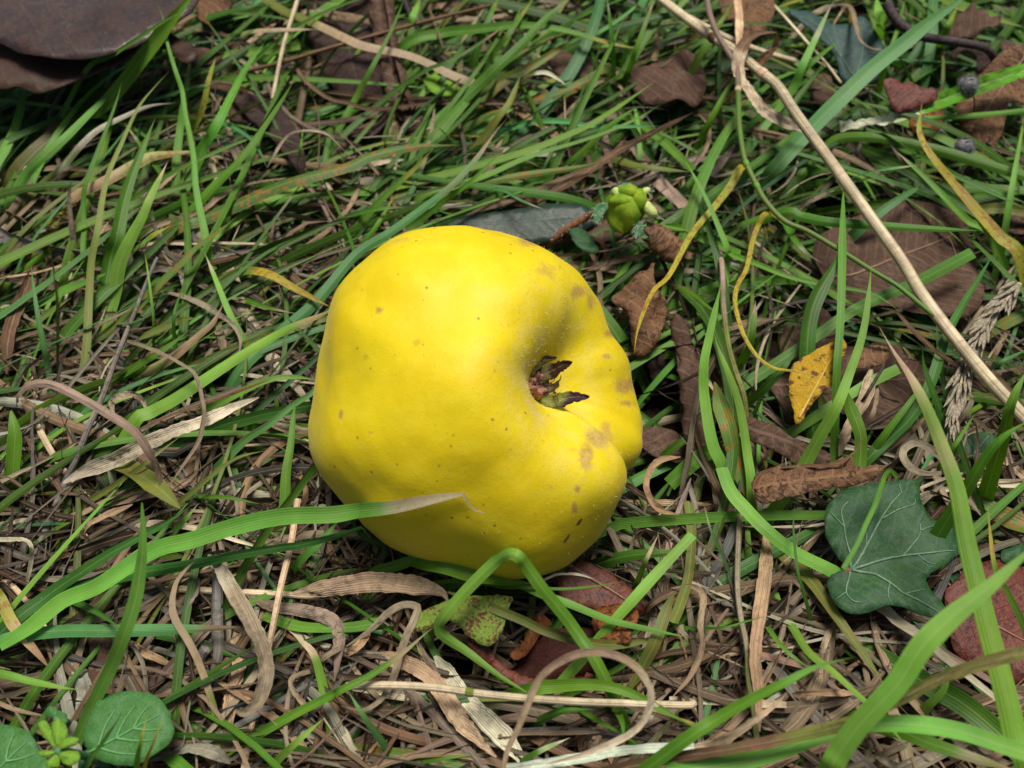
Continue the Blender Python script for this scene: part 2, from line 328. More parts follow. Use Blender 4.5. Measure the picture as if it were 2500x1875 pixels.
def quince_material():
    g = NT('quince_skin'); tc = g.n('TexCoord').outputs['Object']
    bru = g.n('Attribute', attribute_name='bruise').outputs['Fac']; fuz = g.n('Attribute', attribute_name='down').outputs['Fac']; strk = g.n('Attribute', attribute_name='scar').outputs['Fac']
    n1 = g.noise(tc, 38, 4); n2 = g.noise(tc, 190, 4, .6); n3 = g.noise(tc, 900, 3)
    c = g.mix(g.step(n1, .35, .66), (.69, .515, .004, 1), (.75, .595, .008, 1))
    c = g.mix(g.math('MULTIPLY', g.step(n2, .47, .70), .30), c, (.78, .65, .035, 1))
    c = g.mix(g.math('MULTIPLY', g.step(g.noise(tc, 75, 3), .50, .72), .35), c, (.60, .47, .006, 1))
    # dark freckles
    vo = g.n('TexVoronoi', feature='F1'); g.set(vo.inputs['Vector'], tc); vo.inputs['Scale'].default_value = 330
    sel = g.step(g.n('SeparateColor', i_0=vo.outputs['Color']).outputs[0], .62, .63)
    dot = g.math('MULTIPLY', g.math('MULTIPLY', g.math('SUBTRACT', 1.0, g.step(vo.outputs['Distance'], .05, .17)), sel), g.step(g.noise(tc, 60, 2), .32, .55))
    c = g.mix(g.math('MULTIPLY', dot, .8), c, (.12, .075, .01, 1))
    v2 = g.n('TexVoronoi', feature='F1'); g.set(v2.inputs['Vector'], tc); v2.inputs['Scale'].default_value = 115
    sel2 = g.step(g.n('SeparateColor', i_0=v2.outputs['Color']).outputs[1], .86, .87)
    d2 = g.math('MULTIPLY', g.math('SUBTRACT', 1.0, g.step(g.math('ADD', v2.outputs['Distance'], g.math('MULTIPLY', n3, .14)), .10, .22)), sel2)
    c = g.mix(g.math('MULTIPLY', d2, .30), c, (.22, .15, .015, 1))
    # bruises, russet
    bn = g.step(g.math('ADD', g.math('ADD', bru, g.math('MULTIPLY', g.math('SUBTRACT', n2, .5), 1.1)), g.math('MULTIPLY', g.math('SUBTRACT', n3, .5), .9)), .24, .82)
    c = g.mix(g.math('MULTIPLY', bn, .8), c, g.mix(g.step(n3, .4, .6), (.30, .16, .04, 1), (.44, .26, .08, 1)))
    c = g.mix(g.step(g.math('ADD', strk, g.math('MULTIPLY', g.math('SUBTRACT', n3, .5), .7)), .45, .7), c, (.16, .075, .012, 1))
    # pale down left in the hollow
    fn = g.math('MULTIPLY', fuz, g.step(g.math('ADD', n2, g.math('MULTIPLY', n3, .6)), .62, .98))
    c = g.mix(g.math('MULTIPLY', fn, .45), c, (.66, .53, .22, 1))
    h = g.math('ADD', g.math('MULTIPLY', n2, .5), g.math('MULTIPLY', n3, .35))
    p = g.bsdf(c, g.math('MULTIPLY_ADD', n2, .22, .42), g.bump(g.math('ADD', h, g.math('MULTIPLY', g.noise(tc, 2600, 2), .5)), .3, .0004), .30,                Sheen_Weight=.10, Sheen_Roughness=.35, Sheen_Tint=(1, .95, .7, 1))
    return g.out(p)
def build_quince():
    na, npsi = 240, 400
    al = np.linspace(0, math.pi, na+1)[1:-1]; ps = np.linspace(0, 2*math.pi, npsi, endpoint=False)
    A, P = np.meshgrid(al, ps, indexing='ij'); A = A.ravel(); P = P.ravel()
    d = np.cos(A)[:, None]*AX+np.sin(A)[:, None]*(np.cos(P)[:, None]*E1+np.sin(P)[:, None]*E2)
    d = np.vstack([d, AX, -AX]); r = fruit_r(d)
    r = r+np.array([.0006*mnoise.noise(Vector(q*4.0))+.00012*mnoise.noise(Vector(q*9.0))+.00003*mnoise.noise(Vector(q*40.0)) for q in d])
    V = FRUIT_C+(d*r[:, None])@CAMR
    idx = np.arange((na-1)*npsi).reshape(na-1, npsi); nx = np.roll(idx, -1, 1)
    F = np.stack([idx[:-1], idx[1:], nx[1:], nx[:-1]], -1).reshape(-1, 4)
    top, bot = (na-1)*npsi, (na-1)*npsi+1
    X, Y, D = project(V); front = ((d@CAMR)@unit(CAM-FRUIT_C)) > -.1
    br = np.zeros(len(V)); sc = np.zeros(len(V))
    for x, y, sx, sy, k in [(1412, 712, 30, 20, .75), (1442, 738, 20, 30, .62), (1432, 1110, 24, 44, 1.0), (1455, 1072, 44, 30, .85), (1478, 1042, 18, 26, .7), (1400, 1098, 26, 14, .6), (1525, 940, 34, 26, .95), (1490, 815, 24, 12, .85), (1360, 592, 80, 14, .7), (1345, 1190, 20, 14, .4),
                          (1330, 660, 50, 34, .5), (1290, 592, 40, 14, .8), (1465, 682, 34, 14, .8), (1545, 860, 14, 70, .6), (1530, 985, 30, 10, .7), (1403, 1240, 10, 18, .8), (1410, 1195, 8, 10, .7), (925, 757, 10, 8, 1.0), (832, 1012, 7, 12, .8), (905, 1055, 10, 6, .7), (1180, 830, 26, 20, .55), (1020, 590, 80, 14, .45), (1300, 1330, 60, 16, .35), (1100, 1320, 50, 14, .35), (1480, 870, 14, 8, .7), (1180, 850, 10, 16, .5)]:
        br = np.maximum(br, k*np.exp(-((X-x)/sx)**2-((Y-y)/sy)**2))
    for (x0, y0), (x1, y1), w in [((1376, 1325), (1420, 1268), 5.0)]:
        t = np.clip(((X-x0)*(x1-x0)+(Y-y0)*(y1-y0))/((x1-x0)**2+(y1-y0)**2), 0, 1)
        dd = np.hypot(X-x0-t*(x1-x0), Y-y0-t*(y1-y0)); sc = np.maximum(sc, np.exp(-(dd/w)**2)*(.6+.4*np.sin(t*9)))
    br *= front; sc *= front
    ald = np.degrees(np.r_[A, 0, math.pi]); psd = np.degrees(np.r_[P, 0, 0])
    dn = np.exp(-((ald-22)/11)**2)*(.35+.65*np.exp(-(wrapd(psd-190)/70)**2)) + .35*np.exp(-(ald/18)**2)
    root = link('quince', None); root.location = (0, 0, 0)
    tag(root, 'lumpy ripe yellow quince lying in the grass with its open calyx showing', 'quince')
    me = mesh_np('skin', V, F, attrs={'bruise': br, 'scar': sc, 'down': np.clip(dn, 0, 1)})
    bm = bmesh.new(); bm.from_mesh(me); bm.verts.ensure_lookup_table()
    for j in range(npsi):
        k = (j+1) % npsi
        bm.faces.new((bm.verts[top], bm.verts[idx[0, j]], bm.verts[idx[0, k]])).smooth = True
        bm.faces.new((bm.verts[bot], bm.verts[idx[-1, k]], bm.verts[idx[-1, j]])).smooth = True
    bmesh.ops.recalc_face_normals(bm, faces=bm.faces); bm.to_mesh(me); bm.free()
    skin = link('skin', me, quince_material(), root)
    # fine down: short pale hairs, thick in the hollow and sparse on the shoulders
    nrm = np.zeros((len(V), 3)); me.vertices.foreach_get('normal', (b := np.zeros(len(V)*3, np.float32))); nrm = b.reshape(-1, 3)
    wgt = np.exp(-((ald-24)/12)**2)*(.25+np.exp(-(wrapd(psd-190)/80)**2)) + .06*np.exp(-((ald-50)/30)**2) + .07*((Y < 720) & (X > 1180)) + .001
    wgt *= np.sin(np.radians(ald)); wgt[-2:] = 0; wgt *= front; wgt /= wgt.sum()
    pick = RNG.choice(len(V), 1900, p=wgt)
    base = V[pick]+RNG.normal(0, .00012, (len(pick), 3)); L = RNG.uniform(.0004, .0011, (len(pick), 1))
    dirn = unit(nrm[pick]+RNG.normal(0, .55, (len(pick), 3))); side = unit(np.cross(dirn, RNG.normal(0, 1, (len(pick), 3))))*.000022
    mid = base+dirn*L*.55; tip = base+unit(dirn+RNG.normal(0, .5, dirn.shape))*L
    HV = np.stack([base-side, base+side, mid+side*.8, mid-side*.8, tip+side*.3, tip-side*.3], 1).reshape(-1, 3)
    k = np.arange(len(pick))[:, None]*6; HF = np.concatenate([k+np.array([[0, 1, 2, 3]]), k+np.array([[3, 2, 4, 5]])])
    tag(link('down', mesh_np('down', HV, HF), plain('quince_down', (.60, .50, .22), (.68, .6, .36), 900, .7), root), kind='stuff')
    return root
QUINCE = build_quince()

# ---------------------------------------------------------------- calyx in the hollow
def tube_mesh(name, P, R, ns=8, cap=True, rib=0, col=None, uvs=False):
    P = np.asarray(P, float); n = len(P); R = np.broadcast_to(np.asarray(R, float), (n,))
    T = unit(np.gradient(P, axis=0)); ref = np.array([.13, .31, .94]); U = unit(np.cross(T, ref)); Wv = np.cross(T, U)
    a = np.linspace(0, 2*math.pi, ns, endpoint=False); rr = 1+rib*np.cos(a*(ns//2))
    V = P[:, None]+R[:, None, None]*rr[None, :, None]*(np.cos(a)[None, :, None]*U[:, None]+np.sin(a)[None, :, None]*Wv[:, None])
    idx = np.arange(n*ns).reshape(n, ns); nx = np.roll(idx, -1, 1)
    F = np.stack([idx[:-1], nx[:-1], nx[1:], idx[1:]], -1).reshape(-1, 4)
    V = V.reshape(-1, 3)
    if cap:
        c0, c1 = len(V), len(V)+1
        V = np.vstack([V, P[0]-T[0]*R[0]*.3, P[-1]+T[-1]*R[-1]*.3]); F = [tuple(f) for f in F]
        F += [(c0, idx[0, (j+1) % ns], idx[0, j], c0) for j in range(ns)]; F += [(c1, idx[-1, j], idx[-1, (j+1) % ns], c1) for j in range(ns)]
        me = bpy.data.meshes.new(name); me.from_pydata([tuple(v) for v in V], [], [f if f[0] != f[-1] else f[:3] for f in F]); smooth(me)
    else: me = mesh_np(name, V, F)
    s = np.r_[0, np.cumsum(np.linalg.norm(np.diff(P, axis=0), axis=1))]
    uu = np.concatenate([np.tile(np.linspace(-1, 1, ns), n), [0, 0]])[:len(V)]; vv = np.concatenate([np.repeat(s, ns), [0, s[-1]]])[:len(V)]
    l = me.uv_layers.new(name='UVMap') if not me.uv_layers else me.uv_layers[0]
    li = np.zeros(len(me.loops), np.int32); me.loops.foreach_get('vertex_index', li)
    l.data.foreach_set('uv', np.stack([uu[li], vv[li]], 1).astype(np.float32).ravel())
    if col is not None:
        c = np.vstack([np.repeat(np.asarray(col), ns, 0), col[0], col[-1]])[:len(V)] if np.ndim(col) == 2 else np.tile(col, (len(V), 1))
        a_ = me.attributes.new('col', 'FLOAT_COLOR', 'POINT'); a_.data.foreach_set('color', c.astype(np.float32).ravel())
    return me
def build_calyx():
    base = ray_fruit(*pts2d('K 640,940')[0])
    if base is None: base = FRUIT_C+AX@CAMR*R0*.5
    cal = link('calyx', None, parent=QUINCE)
    axw = AX@CAMR; e1 = E1@CAMR; e2 = E2@CAMR
    m = plain('calyx_stub', (.28, .11, .085), (.44, .24, .18), 1300, .8, .15, .9, .0006)
    # ragged cup
    ns, V, F = 28, [], []
    prof = [(-.002, .0034), (.0008, .0032), (.0022, .0029), (.0034, .0025), (.0030, .0017), (.0016, .0012), (.0014, 0.0003)]
    for h, r in prof:
        for j in range(ns):
            a = 2*math.pi*j/ns; k = 1+.16*math.sin(a*5+h*900)+.10*math.sin(a*9+1); hh = h+(.0006*math.sin(a*7) if .002 < h else 0)
            V.append(tuple(base+axw*hh+(e1*math.cos(a)+e2*math.sin(a))*r*k))
    for i in range(len(prof)-1):
        for j in range(ns): F.append((i*ns+j, i*ns+(j+1) % ns, (i+1)*ns+(j+1) % ns, (i+1)*ns+j))
    me = bpy.data.meshes.new('calyx_cup'); me.from_pydata(V, [], F); smooth(me); link('calyx_cup', me, m, cal)
    def D(px, py): return (np.array([px, py])*PAN['K'][2]+[1200, 800])
    db = (base-CAM)@FWD
    def sepal(pl, wd, lift, cols, seed):
        n = 22; rng = random.Random(seed)
        P = []
        for i, (x, y) in enumerate(pl):
            q = D(x, y); t = i/(len(pl)-1); p = atdepth(q[0], q[1], db-lift*t); P.append(p)
        C = catmull(P, n)
        for i in range(n):
            gq = fruit_gap(C[i:i+1])[0]
            if gq < .0006: C[i] += unit(CAM-C[i])*(.0006-gq)*1.3
        T = unit(np.gradient(C, axis=0)); N = unit(CAM-C.mean(0))[None]; Wd = unit(np.cross(T, N)+0*T)
        V, col, uv = [], [], []
        for i in range(n):
            t = i/(n-1); w = wd*(math.sin(math.pi*min(1, .12+t*.88)**.8)**.7 if t < 1 else 0)*(1+rng.uniform(-.2, .2))
            for k, s in enumerate((-1, -.5, 0, .5, 1)):
                V.append(C[i]+Wd[i]*w*s*.5+N[0]*(.0005*abs(s)+.0002*rng.uniform(-1, 1)))
                c0, c1, tt = cols; f = float(S(np.array(t+.12*s+rng.uniform(-.08, .08)), tt-.08, tt+.08)); e = .55 if abs(s) == 1 else 1
                col.append(tuple((c0[q]*(1-f)+c1[q]*f)*e for q in range(3))+(.5,)); uv.append((s, t*.012))
        idx = np.arange(n*5).reshape(n, 5); F = np.stack([idx[:-1, :-1], idx[:-1, 1:], idx[1:, 1:], idx[1:, :-1]], -1).reshape(-1, 4)
        o = link('sepal', mesh_np('sepal', V, F, uv, col), M_DRY, cal)
        md = o.modifiers.new('thickness', 'SOLIDIFY'); md.thickness = .00025
    gr, brn, pur, olv = (.26, .30, .07), (.055, .026, .012), (.055, .030, .045), (.11, .085, .03)
    sepal([(600, 850), (640, 700), (770, 580), (900, 510), (1050, 485)], .0021, .003, (gr, olv, .35), 1)
    sepal([(700, 860), (830, 770), (980, 700), (1130, 620), (1300, 560)], .0034, .005, ((.22, .2, .09), brn, .4), 2)
    sepal([(760, 1110), (900, 1190), (1080, 1190), (1280, 1130), (1580, 1120)], .0032, .002, (gr, pur, .52), 3)
    sepal([(780, 980), (900, 990), (1000, 960), (1080, 920)], .0022, .002, ((.34, .3, .18), (.25, .2, .1), .6), 4)
    sm = plain('stamen', (.035, .022, .012), (.07, .045, .02), 1500)
    for pl in ([(780, 860), (900, 840), (1030, 815), (1010, 860), (960, 890)], [(860, 920), (980, 930), (1050, 880), (1070, 860)], [(900, 930), (1010, 930), (1100, 960)],
               [(1050, 900), (1110, 840), (1125, 770)], [(1000, 1050), (1060, 1120), (1080, 1210)], [(1010, 1040), (1070, 1070)], [(860, 1100), (920, 1130)], [(1080, 880), (1095, 940)]):
        P = [atdepth(*D(x, y), db-.0022-.0018*i/len(pl)) for i, (x, y) in enumerate(pl)]
        link('stamen', tube_mesh('stamen', catmull(P, 10), np.linspace(.00022, .0001, 10), 6), sm, cal)
build_calyx()
# ---------------------------------------------------------------- grass blades traced one by one
CLS = {'g': (.092, .225, .016, 0), 'l': (.148, .325, .040, 0), 'b': (.085, .24, .065, 0), 'k': (.052, .150, .016, 0), 'y': (.34, .30, .025, .9), 'r': (.105, .185, .028, .9), 'o': (.15, .19, .035, .35),
       'd': (.40, .295, .185, .3), 'w': (.58, .48, .33, .25), 'p': (.37, .25, .185, .15), 'n': (.145, .085, .05, .2), 'x': (.27, .245, .215, .5), 's': (.66, .57, .38, .2)}
GREENC = set('glbkyro')
def blade_profile(t, prof):
    if prof == 't': return np.minimum(1, .55+t*2.2)*np.clip(1-t, 0, 1)**.48*1.12*np.minimum(1, (1-t)*9+.04)
    if prof == 'e': return np.minimum(1, .6+t*2)*np.clip((1-t)*5+.03, 0, 1)**.7
    if prof == 'b': return np.clip(t*5+.1, 0, 1)**.8*np.clip((1-t)*4+.03, 0, 1)**.7
    if prof == 'c': return np.interp(t, [0, .08, .7, .86, .92, .94, 1], [.6, 1, .95, .62, .3, .16, .07])
    return np.ones_like(t)
def ribbon(C, w, N, roll, fold, ncr=5, wav=0.0, rng=RNG):
    """C (n,3) centre line, w (n,) width, N (n,3) facing; returns V, F, u, v"""
    n = len(C); T = unit(np.gradient(C, axis=0)); Wd = np.cross(T, N); bad = np.linalg.norm(Wd, axis=1) < .05
    Wd[bad] = np.array([1., .3, 0]); Wd = unit(Wd); Nn = np.cross(Wd, T)
    cr, sr = np.cos(roll)[:, None], np.sin(roll)[:, None]; W2 = Wd*cr+Nn*sr; N2 = -Wd*sr+Nn*cr
    s = np.linspace(-1, 1, ncr)
    V = C[:, None]+W2[:, None]*(s[None, :, None]*w[:, None, None]*.5)+N2[:, None]*((np.abs(s)**1.3)[None, :, None]*w[:, None, None]*fold)
    if wav: V = V+N2[:, None]*(rng.normal(0, wav, (n, ncr))*w[:, None])[..., None]
    idx = np.arange(n*ncr).reshape(n, ncr)
    F = np.stack([idx[:-1, :-1], idx[:-1, 1:], idx[1:, 1:], idx[1:, :-1]], -1).reshape(-1, 4)
    L = np.r_[0, np.cumsum(np.linalg.norm(np.diff(C, axis=0), axis=1))]
    return V.reshape(-1, 3), F, np.tile(s, n), np.repeat(L, ncr)
def push_out(C, over=False, m=.0012):
    if np.linalg.norm(C-FRUIT_C, axis=1).min() > .052: return C
    for _ in range(4):
        g = fruit_gap(C); k = g < m
        if not k.any(): break
        if over: C[k] += unit(CAM-C[k])*(m-g[k])[:, None]*1.15
        else:
            h = C[k]-FRUIT_C; h[:, 2] *= .15; C[k] += unit(h)*(m-g[k])[:, None]*1.2
    return C
ANCH = [((250, 60), 'the darker leathery leaf'), ((250, 190), 'the wavy leathery leaf'), ((525, 20), 'the crumpled tan leaf'), ((660, 320), 'the narrow grey-brown leaf'), ((940, 150), 'the tube-rolled leaf'), ((820, 150), 'the wide dark dead leaf'),
        ((1085, 210), 'the clover-like leaf'), ((1620, 190), 'the brown leaf behind the bud'), ((1400, 165), 'the farthest brown leaf piece'), ((1830, 40), 'the withered papery blade'), ((2040, 110), 'the bluish ivy leaf'), ((1900, 210), 'the joint of the straw stem'),
        ((2360, 210), 'the upper burr'), ((2355, 360), 'the lower burr'), ((2270, 95), 'the dark bent twig'), ((2300, 450), 'the yellow thread-tipped blade'), ((1525, 505), 'the hairy bud'), ((1280, 530), 'the dark glossy leaf'), ((1620, 600), 'the puckered brown curl'),
        ((1560, 740), 'the worm-holed rusty leaf'), ((2200, 600), 'the big flat brown leaf'), ((1990, 930), 'the yellow leaf'), ((1960, 1080), 'the brown scroll leaf'), ((1980, 1175), 'the torn rolled leaf'), ((2370, 850), 'the seed spike'), ((1690, 900), 'the dark rolled leaf'),
        ((2170, 1380), 'the big ivy leaf'), ((2400, 1090), 'the half hidden ivy leaf'), ((2440, 1480), 'the big red leaf'), ((1450, 1440), 'the red leaf under the quince'), ((1380, 1600), 'the maroon leaf'), ((1130, 1510), 'the spotted leaf'), ((960, 1530), 'the twisted tan blade'),
        ((1180, 1760), 'the cream straw sheath'), ((620, 1600), 'the hanging pale blade'), ((510, 1700), 'the stubble stalks'), ((320, 1780), 'the blade-crossed round leaf'), ((40, 1820), 'the lime seedling'), ((300, 1630), 'the crinkled brown leaf'), ((60, 1330), 'the bleached bent blade'),
        ((250, 1000), 'the pinkish arching blade'), ((290, 820), 'the leaning grey stalk'), ((450, 1080), 'the ribbed pale blade'), ((460, 930), 'the bending tan blade'), ((690, 870), 'the grey withered leaf'), ((930, 1440), 'the broad tan blade'), ((760, 680), 'the shoulder of the quince'), ((1700, 1400), 'the tan stem'), ((2000, 1700), 'the slanting bright blade'), ((1850, 450), 'the winding green stem'), ((1250, 380), 'the brown stalks behind the quince'), ((420, 450), 'the rust-speckled broad blade')]
KNAME = {'g': 'mid green', 'l': 'light green', 'b': 'bluish green', 'k': 'dark green', 'y': 'yellow rust-spotted', 'r': 'green rust-speckled', 'o': 'olive green', 'd': 'tan dry', 'w': 'pale dry', 'p': 'pinkish brown dry', 'n': 'brown dry', 'x': 'grey dry', 's': 'straw-coloured dry'}
HERO = []; SAME = {}
def blade(spec, label=None, name=None, z=None):
    """'class[>class@t] width profile[!] [z0,z1,z2] points' root first; widths in panel units"""
    tk = spec.split(); cl = tk[0]; w = float(tk[1]); prof = tk[2]; over = prof.endswith('!'); prof = prof.rstrip('!'); i = 3
    zz = None
    if tk[3].startswith('z'): zz = [float(q)/100 for q in tk[3][1:].split(',')]; i = 4
    first = tk[i]; P2 = pts2d(' '.join(tk[i:])); w *= PAN[first][2]
    rng = np.random.default_rng(abs(hash_str(spec)) % (2**31))
    c1 = cl[0]; c2, tsw = (cl[2], float(cl.split('@')[1])) if '>' in cl else (c1, 2.0)
    if prof == 'b' and c1 not in GREENC and w < 27: w *= .74
    if c1 in 'glbk' and '>' not in cl and prof == 't' and rng.random() < .4: c2, tsw = rng.choice(list('dwy')), rng.uniform(.86, .97)
    if zz is None:
        b = rng.uniform(-.3, .5)
        zz = [.014+b*.004, .030+b*.010, .030+b*.012] if c1 in GREENC else [.016+b*.006, .0225+b*.008, .018+b*.006]
    n0 = len(P2); tt = np.linspace(0, 1, n0); zs = np.interp(tt, np.linspace(0, 1, len(zz)), zz)
    P = np.array([at(x, y, h) for (x, y), h in zip(P2, zs)])
    wpx = 1.08*w/FPX*((P-CAM)@FWD).mean()
    if prof in ('t', 'e') and c1 in GREENC and P[0][2] > .004:            # let the root run down into the soil
        back = unit(P[0]-P[1]); back[2] = 0; L = P[0][2]*1.0
        P = np.vstack([np.array([P[0][0]+back[0]*L, P[0][1]+back[1]*L, -.003]), P])
    n = int(np.clip(10+6*len(P), 20, 64)); C = catmull(P, n); C = push_out(C, over)
    if prof == '#':
        t = np.linspace(0, 1, n); R = wpx*.5*(1-.15*t)
        col = colour_run(c1, c2, tsw, t, rng); V = None
        me = tube_mesh('stem', C, R, 10, True, .05, col)
    else:
        t = np.linspace(0, 1, n); ww = wpx*blade_profile(t, prof); dry = c1 not in GREENC
        if not dry: ww = ww*(1+.05*np.sin(t*rng.uniform(6, 14)+rng.uniform(0, 6)))
        if dry: ww = ww*(1+.08*np.sin(t*rng.uniform(5, 9)+rng.uniform(0, 6))+.03*np.sin(t*41+rng.uniform(0, 6)))
        N = unit(unit(CAM-C)*.6+np.array([0, 0, .55])); r0 = rng.uniform(-.28, .28); roll = r0+rng.uniform(-.4, .4)*(t-.5)+(.4 if dry else .12)*np.sin(t*7+rng.uniform(0, 6))
        fold = rng.uniform(.04, .20)*rng.choice([1, 1, -1]); dry = c1 not in GREENC
        V, F, u, v = ribbon(C, ww, N, roll, fold, 7 if dry else 5, .07 if dry else .0, rng)
        ncr = 7 if dry else 5; col = np.repeat(colour_run(c1, c2, tsw, t, rng), ncr, 0)
        me = mesh_np('blade', V, F, np.stack([u, v+rng.uniform(0, 5)], 1), col)
    g = c1 in GREENC
    nm = name or ('grass_leaf' if g else 'dry_grass_leaf')
    o = link(nm, me, M_GREEN if g else M_DRY)
    if label: tag(o, label, 'grass blade' if g else 'dry grass')
    else:
        cx, cy = P2[len(P2)//2]; a = min(ANCH, key=lambda q: (q[0][0]-cx)**2+(q[0][1]-cy)**2)[1]
        wd = 'narrow' if w < 14 else ('broad' if w > 29 else ('slender' if w < 21 else 'medium'))
        Q = np.array(P2); arc = np.linalg.norm(np.diff(Q, axis=0), axis=1).sum(); ch = np.linalg.norm(Q[-1]-Q[0]); sh = 'straight' if ch > .985*arc else ('curled' if ch < .8*arc else 'curving'); ln = 'long ' if arc > 480 else ('short ' if arc < 200 else '')
        lb = '%s%s %s %s grass blade by %s' % (ln, wd, sh, KNAME[c1], a); SAME.setdefault(lb, []).append(o); tag(o, lb, 'grass blade' if g else 'dry grass')
    HERO.append(o); return o
def hash_str(s):
    h = 5381
    for ch in s: h = (h*33+ord(ch)) & 0x7fffffff
    return h
def colour_run(c1, c2, tsw, t, rng):
    a = np.array(CLS[c1]); b = np.array(CLS[c2]); j = rng.uniform(.78, 1.25)
    f = S(t+.05*np.sin(t*40+rng.uniform(0, 6)), tsw-.10, tsw+.08)[:, None]
    c = a*(1-f)+b*f
    if c1 == 's': pass
    elif c1 not in GREENC:
        q = (.5+.5*np.sin(t*rng.uniform(3, 8)+rng.uniform(0, 6)))[:, None]; c = c*(1-.4*q)+np.array([.20, .125, .07, .3])*.4*q
    elif c1 == 'y':
        q = S(np.sin(t*rng.uniform(6, 11)+rng.uniform(0, 6)), -.2, .8)[:, None]; c = c*(1-.55*q)+np.array([.16, .26, .03, .9])*.55*q
    hue = rng.normal(0, .10); c = c*np.array([1+hue, 1, 1-hue*.6, 1]); c[:, :3] *= j*(1+.12*np.sin(t*rng.uniform(4, 14)+rng.uniform(0, 6)))[:, None]
    return np.clip(c, 0, 1)

